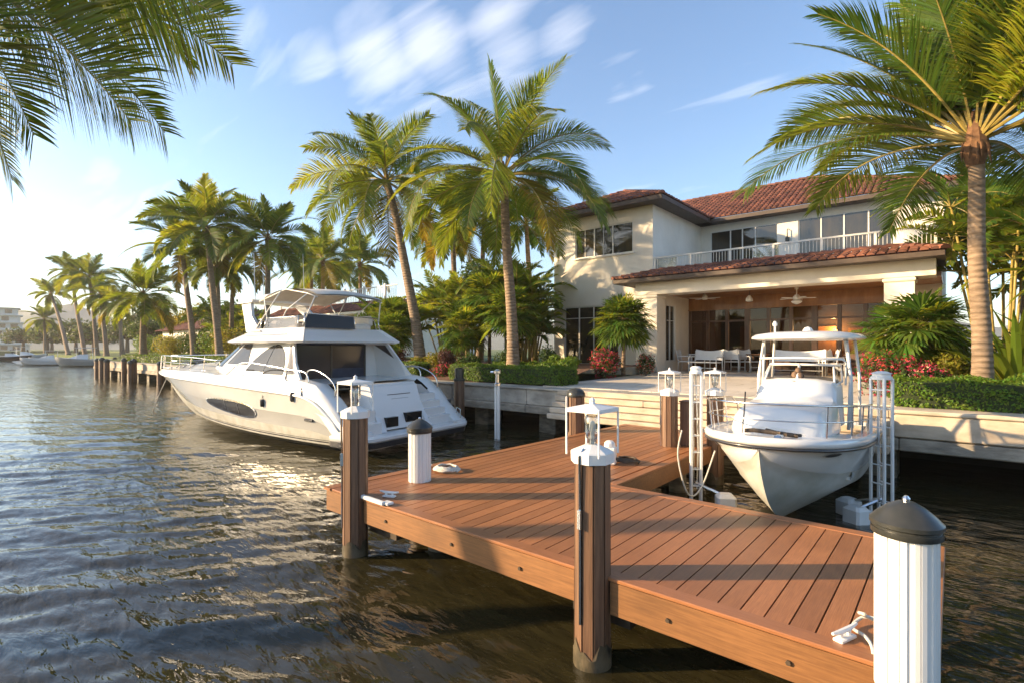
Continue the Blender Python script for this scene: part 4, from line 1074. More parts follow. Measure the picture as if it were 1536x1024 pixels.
# broad leaved trees
def tree(label, base, h, r, seed, n, s, m=None, th=.5, name='broadleaf_tree', group=None, flat=.75):
    rng = random.Random(seed); t = thing(name, label, 'tree', base, group=group); tr = MB(); cr = MB(); m = m or M['fartree']
    zc = h * .62
    tr.tube([(0, 0, -.3), (.1, .05, h * .25), (.0, .1, h * .5)], [r * .09, r * .07, r * .05], 8)
    lobes = []
    for i in range(13):
        a = i * 2.4; k = math.sqrt((i + .4) / 13)
        c = Vector((r * .7 * k * cos(a), r * .7 * k * sin(a), zc + h * .26 * (1 - k * k) * rng.uniform(.5, 1.2) - h * .12 * k * rng.random()))
        lobes.append((c, r * rng.uniform(.3, .46))); tr.tube([(0, .1, h * .42), tuple(c * .6 + Vector((0, 0, h * .18))), tuple(c)], [r * .04, r * .025, r * .01], 5)
    for i in range(n):
        c, q = rng.choice(lobes); d = Vector((rng.gauss(0, 1), rng.gauss(0, 1), rng.gauss(0, 1))).normalized(); p = c + Vector((d.x, d.y, d.z * flat)) * q * rng.random() ** .3
        if p.z < h * .12: p.z = h * .12 + rng.random() * .3
        leafq(cr, rng, p, d, s, 0)
    tr.build('trunk', M['bark'], t, smooth=True); cr.build('crown', m, t)
    return t
tree('dark leafy tree beside the right house corner', (1.9, 25.5, 1.3), 8.6, 3.0, 3, 6500, .26, M['shrub'])
tree('dense dark tree behind the sword plants at the right edge', (3.6, 17.8, 1.4), 5.2, 1.9, 4, 5000, .2, M['shrub'])
tree('low dark leafy tree behind the areca clumps', (-22.5, 23.5, 1.7), 6.5, 2.8, 5, 5000, .26, M['shrub'])
tree('dark bushy tree between the second house and the bushy palm', (-68, 27, 1.3), 7.0, 4.0, 6, 2600, .42)
tree('golden lit bushy tree behind the far leaning palms', (-82, 28, 1.3), 8.0, 4.4, 7, 2800, .42, M['shruby'])
tree('olive bushy tree at the far bank before the white apartment house', (-112, 30, 1.3), 9, 5.4, 8, 2800, .5)
tree('low bushy tree on the bank behind the far motor boats', (-96, 26, 1.3), 6.2, 4.0, 18, 2400, .4)
tree('leafy tree behind the second house, right of the tall palms', (-64, 36, 1.4), 8.0, 4.6, 19, 2600, .5)
tree('leafy tree right behind the neighbour terrace', (-47, 42, 1.4), 8.5, 5.0, 20, 2600, .5)
fl = ['leftmost rounded tree on the far shore', 'rounded far shore tree second from the left', 'far shore tree below the apartment house', 'tall far shore tree right of the apartment house',
      'far shore tree third before the leaning palm', 'far shore tree second before the leaning palm', 'far shore tree just left of the leaning palm', 'far shore tree hidden by the far palm trunks']
proto = None
for i, lb in enumerate(fl):
    x = [-255, -243, -230, -216, -202, -188, -176, -160][i]; y = [62, 66, 70, 68, 64, 62, 58, 50][i] - 32
    y = [30, 36, 33, 38, 40, 37, 42, 44][i]
    if proto is None: proto = tree(lb, (x, y, 1.0), 8.5, 7.0, 60, 1500, 1.0, group='trees on the far shore')
    else: dup(proto, (x, y, 1.0), i * 1.1, lb, (1, 1, .85 + .12 * (i % 4)))
# ---------------------------------------------------------------- villa
HO = (-8, 24, 1.5)
villa = thing('villa', 'two storey cream stucco villa with red clay tile roofs, terrace and wood lined patio', 'house', HO)
def hp(mb, name, m, parent=None, **k):
    o = mb.build(name, m, villa if parent is None else parent, HO if parent is None else (0, 0, 0), **k); return o
def wall_holes(mb, x0, x1, z0, z1, y, th, holes, axis='x', out=-1):
    """wall in the plane y (or x for axis 'y'), outer face on the side `out`; holes = (a0,a1,z0,z1)"""
    xs = sorted({x0, x1, *[h[0] for h in holes], *[h[1] for h in holes]}); zs = sorted({z0, z1, *[h[2] for h in holes], *[h[3] for h in holes]})
    def P3(a, d, z): return (a, y + d, z) if axis == 'x' else (y + d, a, z)
    yi = -out * th
    for i in range(len(xs) - 1):
        for j in range(len(zs) - 1):
            cx_, cz_ = (xs[i] + xs[i + 1]) / 2, (zs[j] + zs[j + 1]) / 2
            if any(h[0] < cx_ < h[1] and h[2] < cz_ < h[3] for h in holes): continue
            mb.quad(P3(xs[i], 0, zs[j]), P3(xs[i + 1], 0, zs[j]), P3(xs[i + 1], 0, zs[j + 1]), P3(xs[i], 0, zs[j + 1]))
            mb.quad(P3(xs[i], yi, zs[j]), P3(xs[i], yi, zs[j + 1]), P3(xs[i + 1], yi, zs[j + 1]), P3(xs[i + 1], yi, zs[j]))
    for a0, a1, b0, b1 in holes:
        mb.quad(P3(a0, 0, b0), P3(a0, yi, b0), P3(a0, yi, b1), P3(a0, 0, b1)); mb.quad(P3(a1, 0, b0), P3(a1, 0, b1), P3(a1, yi, b1), P3(a1, yi, b0))
        mb.quad(P3(a0, 0, b1), P3(a0, yi, b1), P3(a1, yi, b1), P3(a1, 0, b1)); mb.quad(P3(a0, 0, b0), P3(a1, 0, b0), P3(a1, yi, b0), P3(a0, yi, b0))
    for a in (x0, x1): mb.quad(P3(a, 0, z0), P3(a, yi, z0), P3(a, yi, z1), P3(a, 0, z1))
    mb.quad(P3(x0, 0, z1), P3(x1, 0, z1), P3(x1, yi, z1), P3(x0, yi, z1))
def window(x0, x1, z0, z1, y, cols, rows=(), muntin=0, axis='x', out=-1, glass='winglass', frame='trim', sill=True, fw=.055, curtains=False):
    """framed window set 9 cm back in the wall; returns the part"""
    f = MB(); d0 = -out * .07
    def B(a0, a1, b0, b1, t0, t1, mb, m=0):
        if axis == 'x': mb.boxp((a0, min(y + t0, y + t1), b0), (a1, max(y + t0, y + t1), b1), m)
        else: mb.boxp((min(y + t0, y + t1), a0, b0), (max(y + t0, y + t1), a1, b1), m)
    s_ = -out
    B(x0, x1, z1 - fw, z1, s_ * .04, s_ * .13, f); B(x0, x1, z0, z0 + fw, s_ * .04, s_ * .13, f)
    e = [x0 + (x1 - x0) * c for c in [0] + list(cols) + [1]]
    for i, c in enumerate(e):
        a = c if i == 0 else (c - fw if i == len(e) - 1 else c - fw / 2)
        B(a, a + fw, z0 + fw, z1 - fw, s_ * .045, s_ * .125, f)
    for i in range(len(e) - 1):
        for r in rows: B(e[i] + fw * .5 + .004, e[i + 1] - fw * .5 - .004, z0 + (z1 - z0) * r - .015, z0 + (z1 - z0) * r + .015, s_ * .06, s_ * .11, f)
        if muntin and i < muntin: c = (e[i] + e[i + 1]) / 2; B(c - .012, c + .012, z0 + fw, z1 - fw, s_ * .062, s_ * .108, f)
    w = hp(f, 'window', M[frame])
    g = MB(); B(x0 + .02, x1 - .02, z0 + .02, z1 - .02, s_ * .080, s_ * .09, g)
    po = g.build('pane', M[glass], w, HO)
    if sill:
        q = MB(); B(x0 - .07, x1 + .07, z0 - .07, z0 - .002, -s_ * .07, s_ * .02, q); q.build('sill', M['trim'], w, HO)
    return w
def terrace_z(): return 5.95
# --- ground floor of the left wing and its upper floor
WX0, WX1, WY0, WY1 = -16.1, -10.55, 22.5, 28.6
wu = (-14.78, -11.55, 7.05, 8.52); wg = (-15.45, -12.3, 1.72, 4.62)
a = MB(); wall_holes(a, WX0, WX1, 1.2, 9.3, WY0, .28, [wu, wg]); hp(a, 'wing_front_wall', M['stucco'])
a = MB(); a.boxp((WX0, WY0 + .28, 1.2), (WX0 + .25, 31, 9.3)); hp(a, 'wing_left_wall', M['stucco'])
a = MB(); a.boxp((WX1 - .25, WY0 + .28, 1.2), (WX1, 28.5, 9.3)); hp(a, 'wing_side_wall', M['stucco'])
window(*wu, WY0, (.34, .66), (), 2, sill=True); window(*wg, WY0, (.28, .55, .82), (.8,), sill=False)
a = MB()
for x0, x1 in ((-15.35, -14.95), (-13.1, -12.75)):
    n = 16
    for i in range(n): a.quad((x0 + (x1 - x0) * i / n, WY0 + .45 + .04 * (i % 2), 1.75), (x0 + (x1 - x0) * (i + 1) / n, WY0 + .45 + .04 * ((i + 1) % 2), 1.75), (x0 + (x1 - x0) * (i + 1) / n, WY0 + .45 + .04 * ((i + 1) % 2), 4.6), (x0 + (x1 - x0) * i / n, WY0 + .45 + .04 * (i % 2), 4.6))
hp(a, 'curtain', M['curtain'])
# --- upper main block
m1 = (-10.05, -6.7, 6.85, 8.78); m2 = (-5.8, -2.0, 6.85, 8.82)
a = MB(); wall_holes(a, -10.55, -.3, 5.5, 9.4, 28.5, .28, [m1, m2]); hp(a, 'upper_wall', M['stucco'])
a = MB(); a.boxp((-.55, 28.78, 1.2), (-.3, 36, 9.4)); hp(a, 'right_wall', M['stucco'])
window(*m1, 28.5, (.31, .49, .68), (), 0, sill=False); window(*m2, 28.5, (.255, .5, .75), (), 0, sill=False)
a = MB(); a.lathe((-6.25, 28.36, 8.0), [(.05, -.3), (.09, -.25), (.09, -.05), (.03, .0), (.02, .35)], 10); a.tube([(-6.25, 28.36, 8.35), (-6.25, 28.5, 8.4)], .02, 6); hp(a, 'wall_light', M['black'])
# --- patio: columns, beam, ceiling, side walls, glass wall
C1, C2 = (-10.62, -9.66), (-1.75, -.95)
PY = 21.0
a = MB(); a.boxp((C1[0], PY, 1.3), (C1[1], PY + .9, 4.81)); hp(a, 'column', M['stucco'])
a = MB(); a.boxp((C2[0], PY, 1.3), (C2[1], PY + .8, 4.81)); hp(a, 'column', M['stucco'])
for c in (C1, C2):
    a = MB(); a.box(((c[0] + c[1]) / 2, PY + .42, 1.64), (c[1] - c[0] + .07, .95, .24), bev=.02); hp(a, 'column_base', M['stucco'])
    a = MB(); a.box(((c[0] + c[1]) / 2, PY + .42, 4.73), (c[1] - c[0] + .09, .97, .12), bev=.03); hp(a, 'column_capital', M['stucco'])
a = MB(); a.boxp((C1[0] - .02, PY - .03, 4.812), (-.42, PY + .86, 5.42)); hp(a, 'beam', M['stucco'])
a = MB(); a.boxp((C1[0], PY + .86, 4.86), (-.3, 24.8, 5.0)); hp(a, 'patio_ceiling', M['wood'])
iw = (22.0, 23.1, 1.95, 4.4)
iw = (21.95, 22.95, 1.95, 4.45)
a = MB(); a.quad((C1[1], 21.9, 1.3), (C1[1], 21.95, 1.3), (C1[1], 21.95, 4.86), (C1[1], 21.9, 4.86))
wall_holes(a, 21.9, 24.5, 1.3, 4.86, C1[1], .25, [iw], axis='y', out=1); hp(a, 'patio_side_wall', M['stucco'])
window(iw[0], iw[1], iw[2], iw[3], C1[1], (.5,), (.72,), axis='y', out=1, sill=False, frame='trim')
a = MB(); a.boxp((-1.75, 24.48, 1.3), (-.32, 24.75, 5.7)); a.boxp((-.56, 24.76, 1.3), (-.32, 28.5, 5.7)); hp(a, 'rear_side_wall', M['stucco'])
GX0, GX1, GY = -9.66, -1.75, 24.5
a = MB(); n = 7
a.boxp((GX0, GY, 4.30), (GX1, GY + .2, 4.86))
for i in range(n + 1):
    x = GX0 + (GX1 - GX0) * i / n; a.boxp((x - .012, GY - .012, 4.33), (x + .012, GY - .001, 4.84))
a.boxp((GX0, GY - .06, 4.27), (GX1, GY + .04, 4.33)); hp(a, 'wood_header', M['wood'])
fr = MB(); xs = [GX0 + (GX1 - GX0) * i / 9 for i in range(10)]
for i, x in enumerate(xs):
    w = .07 if i % 3 else .11
    fr.boxp((x - w, GY + .02, 1.56), (x + w, GY + .16, 4.27))
fr.boxp((GX0, GY + .03, 1.52), (GX1, GY + .15, 1.66)); fr.boxp((GX0, GY + .035, 3.72), (GX1, GY + .145, 3.80))
fw_ = hp(fr, 'glass_wall_frame', M['wood_dark'])
for i in range(9):
    g = MB(); g.boxp((xs[i] + .05, GY + .08, 1.62), (xs[i + 1] - .05, GY + .09, 4.28)); g.build('pane', M['clear'], fw_, HO)
# room behind the glass
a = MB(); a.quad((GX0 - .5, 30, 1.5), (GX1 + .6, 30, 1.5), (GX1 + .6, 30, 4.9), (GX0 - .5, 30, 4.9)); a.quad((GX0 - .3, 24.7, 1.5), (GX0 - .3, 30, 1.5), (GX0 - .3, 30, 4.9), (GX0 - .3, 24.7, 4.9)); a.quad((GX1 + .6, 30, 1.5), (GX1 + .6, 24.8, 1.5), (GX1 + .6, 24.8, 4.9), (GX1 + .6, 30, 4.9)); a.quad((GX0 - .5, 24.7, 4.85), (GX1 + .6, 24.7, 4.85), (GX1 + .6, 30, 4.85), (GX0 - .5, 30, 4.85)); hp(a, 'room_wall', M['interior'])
a = MB(); a.quad((GX0 - .5, 24.45, 1.555), (GX1 + .6, 24.45, 1.555), (GX1 + .6, 30, 1.555), (GX0 - .5, 30, 1.555)); hp(a, 'room_floor', M['room_floor'])
a = MB()
for i, (x, w, z0, z1) in enumerate(((-8.9, .5, 1.6, 3.7), (-7.6, .35, 1.6, 3.4), (-3.9, .9, 2.3, 3.5), (-5.2, .8, 2.2, 3.6))):
    a.boxp((x, 29.8, z0), (x + w, 29.95, z1))
hp(a, 'wall_panel', M['wood'])
# --- terrace floor, parapet and railing
a = MB(); a.boxp((-10.54, 21.9, 5.45), (-.42, 28.5, 5.80)); hp(a, 'terrace_floor', M['trim'])
RY = 22.45
rail = MB(); rail.boxp((-10.5, RY - .045, 6.59), (-.42, RY + .045, 6.65)); rail.boxp((-10.5, RY - .03, 5.87), (-.42, RY + .03, 5.92)); rail.boxp((-.49, RY + .046, 6.59), (-.40, 28.4, 6.65)); rail.boxp((-.475, RY + .046, 5.87), (-.415, 28.4, 5.92))
ro = hp(rail, 'railing', M['trim'])
x = -10.42; i = 0
while x < -.3:
    q = MB(); q.boxp((x - .04, RY - .04, 5.80), (x + .04, RY + .04, 6.589)); q.build('post', M['trim'], ro, HO); x += 1.66
q = MB(); x = -10.3
while x < -.5:
    if -6.2 < x < -5.2 or -10.3 < x < -9.4:
        if q.v: q.build('baluster_panel', M['trim'], ro, HO); q = MB()
    else: q.boxp((x - .007, RY - .007, 5.921), (x + .007, RY + .007, 6.589))
    x += .12
q.build('baluster_panel', M['trim'], ro, HO); q = MB()
y = RY + .15
while y < 28.3: q.boxp((-.457, y - .012, 5.921), (-.433, y + .012, 6.589)); y += .11
q.build('baluster_panel', M['trim'], ro, HO)
q = MB(); q.boxp((-10.38, RY - .006, 5.94), (-9.4, RY + .006, 6.57)); q.build('glass_panel', M['railglass'], ro, HO); q = MB(); q.boxp((-6.2, RY - .006, 5.94), (-5.25, RY + .006, 6.57)); q.build('glass_panel', M['railglass'], ro, HO)
# --- roofs
def tile_plane(mb, o, ux, up, S, ext, pitch=.27, course=.36, rng=None):
    """barrel tiles on a plane: o eave origin, ux along the eave, up the slope; ext(s)->(a,b)"""
    o, ux, up = Vector(o), Vector(ux).normalized(), Vector(up).normalized(); nm = ux.cross(up).normalized()
    if nm.z < 0: nm = -nm
    rows = int(S / course)
    for r in range(rows + 1):
        s0 = r * course; s1 = min(s0 + course * 1.12, S + .05)
        if s1 - s0 < .1: continue
        a0, b0 = ext(s0 + .05); k0 = math.ceil(a0 / pitch - .5)
        k = k0
        while (k + .5) * pitch < b0:
            u = (k + .5) * pitch; jit = rng.uniform(-.012, .012); rl, rh = .118, .098
            vs = []
            for s_, rr, lift in ((s0 + jit - .03, rl, .045), (s1, rh, .012)):
                for j in range(6):
                    t_ = pi * j / 5
                    vs.append(o + ux * (u + rr * cos(t_)) + up * s_ + nm * (lift + rr * .72 * sin(t_)))
            fs = [(j, j + 1, j + 7, j + 6) for j in range(5)] + [(5, 4, 3, 2, 1, 0)]
            mb.add(vs, fs, 0); k += 1
def ridge(mb, a, b, rng):
    a, b = Vector(a), Vector(b); L = (b - a).length; d = (b - a) / L; n = int(L / .38)
    lat = d.cross(Vector((0, 0, 1))).normalized(); up = lat.cross(d)
    for i in range(n):
        vs = []
        for s_, rr, lift in ((i * L / n - .02, .15, .05), ((i + 1.12) * L / n, .125, .02)):
            for j in range(7):
                t_ = pi * j / 6 * 1.1 - .157; vs.append(a + d * s_ + lat * rr * cos(t_) + up * (lift + rr * .8 * sin(t_)))
        mb.add(vs, [(j, j + 1, j + 8, j + 7) for j in range(6)] + [(6, 5, 4, 3, 2, 1, 0)], 0)
def hip_face(mb, base, e0, e1, t0, t1, rng):
    """tile the face e0-e1 (eave) / t0-t1 (top); all 3-D points"""
    e0, e1, t0, t1 = map(Vector, (e0, e1, t0, t1)); ux = (e1 - e0).normalized(); W = (e1 - e0).length
    q0, q1 = (t0 - e0).dot(ux), (t1 - e0).dot(ux); foot = e0 + ux * q0; upv = t0 - foot; S = upv.length
    pts = [e0, e1, t1, t0] if (t1 - t0).length > .01 else [e0, e1, t0]
    base.poly(pts, 1)
    tile_plane(mb, e0, ux, upv, S, lambda s: (q0 * s / S + .06, W + (q1 - W) * s / S - .06), rng=rng)
rng = random.Random(77)
EZ = 9.30
def roof(name, faces, ridges, fascia_pts, thick=.2, soffit=None):
    mb = MB()
    for f in faces: hip_face(mb, mb, *f, rng)
    for a_, b_ in ridges: ridge(mb, a_, b_, rng)
    ro_ = hp(mb, name, [M['tile'], M['tilebase']])
    f = MB()
    for a_, b_ in fascia_pts:
        a_, b_ = Vector(a_), Vector(b_); d = (b_ - a_).normalized(); n_ = Vector((-d.y, d.x, 0)) * .02
        f.loft([[a_ + n_ + Vector((0, 0, -thick)), a_ - n_ + Vector((0, 0, -thick)), a_ - n_ + Vector((0, 0, -.012)), a_ + n_ + Vector((0, 0, -.012))], [b_ + n_ + Vector((0, 0, -thick)), b_ - n_ + Vector((0, 0, -thick)), b_ - n_ + Vector((0, 0, -.012)), b_ + n_ + Vector((0, 0, -.012))]], True)
    f.build('fascia', M['eave'], ro_, HO)
    if soffit:
        s_ = MB(); 
        for p_ in soffit: s_.poly(p_)
        s_.build('soffit', M['eave'], ro_, HO)
    return ro_
# main roof
R0, R1 = (-13.3, 32.5, 11.78), (-5.76, 32.5, 11.82)
E = {'a': (-13.3, 27.7, EZ), 'b': (.42, 27.7, EZ), 'c': (.42, 37.3, EZ), 'd': (-13.3, 37.3, EZ)}
roof('main_roof', [(E['a'], E['b'], R0, R1), (E['b'], E['c'], R1, R1)], [(R0, R1), (E['b'], R1)], [(E['a'], E['b']), (E['b'], E['c'])],
     soffit=[[(-10.55, 27.7, EZ - .18), (.4, 27.7, EZ - .18), (.4, 28.5, EZ - .18), (-10.55, 28.5, EZ - .18)], [(-.3, 28.5, EZ - .18), (.4, 28.5, EZ - .18), (.4, 37, EZ - .18), (-.3, 37, EZ - .18)]])
# wing roof
ap, ap2 = (-13.3, 25.0, 10.75), (-13.3, 31.8, 10.76)
w0, w1, w2, w3 = (-16.85, 21.75, EZ), (-9.78, 21.75, EZ), (-9.78, 29.6, EZ), (-16.85, 31.8, EZ)
roof('wing_roof', [(w0, w1, ap, ap), (w1, w2, ap, (-13.3, 29.6, 10.75)), (w3, w0, ap2, ap)], [(w0, ap), (w1, ap), (ap, ap2)], [(w0, w1), (w1, (-9.78, 27.7, EZ)), (w3, w0)],
     soffit=[[(-16.85, 21.75, EZ - .18), (-9.8, 21.75, EZ - .18), (-9.8, 22.5, EZ - .18), (-16.85, 22.5, EZ - .18)], [(-10.55, 22.5, EZ - .18), (-9.8, 22.5, EZ - .18), (-9.8, 28.4, EZ - .18), (-10.55, 28.4, EZ - .18)]])
# patio roof
PZ = 5.47
p0, p1, p2, p3 = (-11.35, 20.25, PZ), (-.2, 20.25, PZ), (-1.35, 21.9, PZ + .45), (-9.9, 21.9, PZ + .45)
roof('patio_roof', [(p0, p1, p3, p2), (p1, (-.2, 23.4, PZ), p2, (-1.35, 22.2, PZ + .45)), ((-11.35, 22.4, PZ), p0, p3, p3)], [(p0, p3), (p1, p2), (p3, p2)], [(p0, p1), (p1, (-.2, 23.4, PZ)), ((-11.35, 22.4, PZ), p0)], thick=.16,
     soffit=[[(-11.35, 20.25, PZ - .14), (-.2, 20.25, PZ - .14), (-.2, 21.0, PZ - .14), (-11.35, 21.0, PZ - .14)], [(-.42, 21, PZ - .14), (-.2, 21, PZ - .14), (-.2, 23.4, PZ - .14), (-.42, 23.4, PZ - .14)], [(-11.35, 21, PZ - .14), (-10.6, 21, PZ - .14), (-10.6, 22.4, PZ - .14), (-11.35, 22.4, PZ - .14)]])
a = MB(); a.boxp((-9.6, 21.6, PZ - .1), (-.7, 21.95, PZ + .43)); hp(a, 'roof_upstand', M['trim'])
# lamp glowing on the inner wall
t = thing('wall_sconce', 'small glowing orange wall lamp behind the patio glass', 'wall lamp', (-4.45, 29.9, 3.3))
a = MB(); a.lathe((0, 0, 0), [(.05, -.12), (.11, -.08), (.12, .1), (.06, .14)], 10); a.build('shade', M['warmlamp'], t); a = MB(); a.box((0, .06, 0), (.1, .08, .3)); a.build('bracket', M['black'], t)
ll = bpy.data.lights.new('sconce_light', 'POINT'); ll.energy = 190; ll.color = (1.0, .58, .24); ll.shadow_soft_size = .15
lo_ = bpy.data.objects.new('sconce_light', ll); COL.objects.link(lo_); lo_.parent = t; lo_.location = (0, -.45, .1)

# ---------------------------------------------------------------- patio furniture
def armchair(label, x, y, rz, w=.62, name='patio_chair', cat='chair', group='white patio chairs'):
    t = thing(name, label, cat, (x, y, pz(y)), rz, group=group); hw = w / 2
    for i in (-1, 1):
        f = MB(); f.tube([(i * hw, -.28, 0), (i * hw, -.29, .62), (i * hw * 1.02, -.24, .66)], [.02, .022, .02], 6); f.build('leg', M['white'], t, smooth=True)
        f = MB(); f.tube([(i * hw, .3, 0), (i * hw, .27, .42), (i * hw, .36, .92)], [.02, .022, .018], 6); f.build('leg', M['white'], t, smooth=True)
        f = MB(); f.box((i * hw, .02, .66), (.075, .6, .035), bev=.012); f.build('armrest', M['white'], t)
    f = MB(); f.box((0, 0, .43), (w - .03, .56, .05), bev=.02); f.build('seat', M['white'], t)
    f = MB(); 
    f.loft([[(u * hw, .29 + .03 * (1 - u * u), .52), (u * hw, .31 + .03 * (1 - u * u), .52), (u * hw, .40 + .03 * (1 - u * u), .90 + .07 * (u * u)), (u * hw, .38 + .03 * (1 - u * u), .90 + .07 * (u * u))] for u in (-1, -.7, -.35, 0, .35, .7, 1)], True); f.build('backrest', M['white'], t)
    f = MB(); f.tube([(-hw, -.27, .2), (hw, -.27, .2)], .014, 6); f.build('stretcher', M['white'], t)
    return t
def table(label, x, y, r, cloth=False, name='patio_table', sq=True):
    t = thing(name, label, 'table', (x, y, pz(y))); a = MB()
    a.box((0, 0, .73), (r * 2, r * 2, .04), bev=.012); a.build('tabletop', M['white'] if not cloth else M['wood_dark'], t)
    for i in (-1, 1):
        for j in (-1, 1):
            q = MB(); q.tube([(i * r * .85, j * r * .85, 0), (i * r * .85, j * r * .85, .715)], .025, 6); q.build('leg', M['white'] if not cloth else M['wood_dark'], t)
    return t
armchair('white patio chair nearest the left column, turned to the right', at(1030, 22.6), 22.6, R(100), .75)
armchair('white patio chair facing the canal in front of the left side window', at(1058, 22.0), 22.0, R(-6), 1.2)
table('small white patio table left, among the first chairs', at(1050, 22.9), 22.9, .38)
armchair('white patio chair in the second row behind the small boat canopy post', at(1102, 23.2), 23.2, R(170))
armchair('white patio chair in the second row just left of the canopy', at(1126, 23.4), 23.4, R(60))
table('dark patio table in the second row beside two chairs', at(1140, 23.6), 23.6, .45, True)
armchair('wide white patio bench under the boat canopy, its back to the house', at(1196, 21.9), 21.9, R(0), 1.75, 'patio_bench', 'bench')
armchair('white patio chair at the right under the boat canopy', at(1240, 22.6), 22.6, R(-75), .75)
table('dark patio table behind the wide white bench', at(1208, 23.2), 23.2, .5, True)
armchair('white patio chair right of the canopy posts', at(1258, 22.9), 22.9, R(80))
def sofa(label, x, y, rz):
    t = thing('lounge_sofa', label, 'sofa', (x, y, pz(y)), rz); a = MB(); a.box((0, 0, .2), (1.5, .75, .28), bev=.03); a.build('base', M['wood_dark'], t)
    a = MB(); a.box((0, -.03, .41), (1.4, .66, .14), bev=.05); a.build('seat_cushion', M['leather'], t); a = MB(); a.box((0, .3, .62), (1.4, .16, .34), bev=.05); a.build('back_cushion', M['leather'], t)
    for i in (-1, 1): a = MB(); a.box((i * .72, 0, .45), (.12, .72, .5), bev=.03); a.build('armrest', M['wood_dark'], t)
sofa('brown lounge sofa at the right end of the patio by the glass wall', at(1297, 23.4), 23.4, R(0))
sofa('brown lounge sofa in the middle of the patio against the glass wall', at(1160, 24.0), 24.0, R(0))
# ceiling fan and pendant
t = thing('ceiling_fan', 'cream ceiling fan with a bowl light hanging from the patio ceiling', 'ceiling fan', (-4.63, 22.5, 4.86))
a = MB(); a.tube([(0, 0, 0), (0, 0, -.28)], .02, 8); a.lathe((0, 0, 0), [(.07, -.07), (.07, 0)], 12); a.build('rod', M['trim'], t)
a = MB(); a.lathe((0, 0, -.42), [(.05, -.08), (.13, -.06), (.14, .05), (.06, .14)], 14); a.build('motor', M['trim'], t, smooth=True, sharp=40)
for k in range(5):
    an = k * 2 * pi / 5 + .3; a = MB(); pts = [(.12, -.04), (.3, -.075), (.62, -.085), (.66, 0), (.62, .085), (.3, .075), (.12, .04)]
    a.prism([(u * cos(an) - v * sin(an), u * sin(an) + v * cos(an)) for u, v in pts], -.42, -.405); a.build('blade', M['trim'], t)
a = MB(); a.lathe((0, 0, -.62), [(.03, -.03), (.15, .02), (.2, .09), (.12, .12)], 16); a.build('light_bowl', M['trim'], t, smooth=True, sharp=50)
t = thing('pendant_lamp', 'small white pendant lamp hanging left of the ceiling fan', 'lamp', (-6.36, 22.5, 4.86))
a = MB(); a.tube([(0, 0, 0), (0, 0, -.2)], .015, 6); a.build('cord', M['black'], t); a = MB(); a.lathe((0, 0, -.46), [(.06, 0), (.14, .04), (.14, .12), (.09, .2), (.04, .27)], 14); a.build('shade', M['trim'], t, smooth=True, sharp=50)
t = thing('ceiling_fan', 'flat white ceiling fan at the left of the patio ceiling', 'ceiling fan', (-8.2, 22.6, 4.86))
a = MB(); a.lathe((0, 0, -.2), [(.1, -.05), (.13, 0), (.1, .1), (.03, .2)], 12); a.build('motor', M['trim'], t)
for k in range(5):
    an = k * 2 * pi / 5; a = MB(); a.prism([(u * cos(an) - v * sin(an), u * sin(an) + v * cos(an)) for u, v in pts], -.2, -.187); a.build('blade', M['trim'], t)

# ---------------------------------------------------------------- neighbours
def plain_house(name, label, o, w, d, hz, roofh, wins, terrace=False, cat='house'):
    t = thing(name, label, cat, o); a = MB(); a.boxp((-w / 2, 0, 0), (w / 2, d, hz)); a.build('wall', M['stucco'], t)
    for (x, z0, ww, wh) in wins:
        f = MB(); f.boxp((x - ww / 2, -.06, z0), (x + ww / 2, -.002, z0 + wh)); fo = f.build('window', M['trim'], t)
        g_ = MB(); g_.boxp((x - ww / 2 + .1, -.075, z0 + .1), (x + ww / 2 - .1, -.061, z0 + wh - .1)); g_.build('pane', M['winglass'], fo)
    r = MB(); e = .7; rg = random.Random(5)
    if not terrace:
        A, B, C_, D_ = (-w / 2 - e, -e, hz), (w / 2 + e, -e, hz), (w / 2 + e, d + e, hz), (-w / 2 - e, d + e, hz); q = (d / 2 + e); r0, r1 = (-w / 2 - e + q, d / 2, hz + roofh), (w / 2 + e - q, d / 2, hz + roofh)
        for f in ((A, B, r0, r1), (B, C_, r1, r1), (D_, A, r0, r0)): hip_face(r, r, *f, rg)
        r.poly([C_, D_, r0, r1], 1); r.poly([A, B, C_, D_], 1)
    else:
        A, B, T0, T1 = (-w / 2 - e, -1.6, hz - .5), (w / 2 + e, -1.6, hz - .5), (-w / 2, .0, hz + .45), (w / 2, .0, hz + .45); hip_face(r, r, A, B, T0, T1, rg); hip_face(r, r, B, (w / 2 + e, 3, hz - .5), T1, (w / 2, 3, hz + .45), rg)
        r.boxp((-w / 2 - e, -1.55, hz - .72), (w / 2 + e, 0, hz - .52), 2)
    r.build('roof', [M['tile'], M['tilebase'], M['trim']], t)
    if terrace:
        R_ = MB(); z = hz + .1
        R_.boxp((-w / 2, -.04, z + 1.55), (w / 2, .04, z + 1.63))
        x = -w / 2
        while x < w / 2: R_.boxp((x - .02, -.02, z), (x + .02, .02, z + 1.55)); x += .28
        x = -w / 2
        while x < w / 2 + .1: R_.boxp((x - .09, -.09, z), (x + .09, .09, z + 1.8)); x += 3.2
        R_.build('railing', M['trim'], t)
    return t
plain_house('neighbour_house', 'cream neighbour house with a railed roof terrace over a red tile strip behind the yacht', (-47.0, 28, 1.4), 21, 10, 4.9, 2, [(-7, .8, 2.4, 2.4), (-3, .8, 2.4, 2.4), (1.5, .6, 3, 2.7), (6, .6, 3, 2.7)], True)
plain_house('garden_house', 'low white house with a red hipped roof behind the left palm group', (-72.0, 24, 1.4), 23, 9, 3.4, 2.3, [(-8, .5, 2, 2.2), (-4.5, .5, 2, 2.2), (-.5, .3, 2.6, 2.6), (4, .3, 2.6, 2.6), (8, .5, 2, 2.2)])
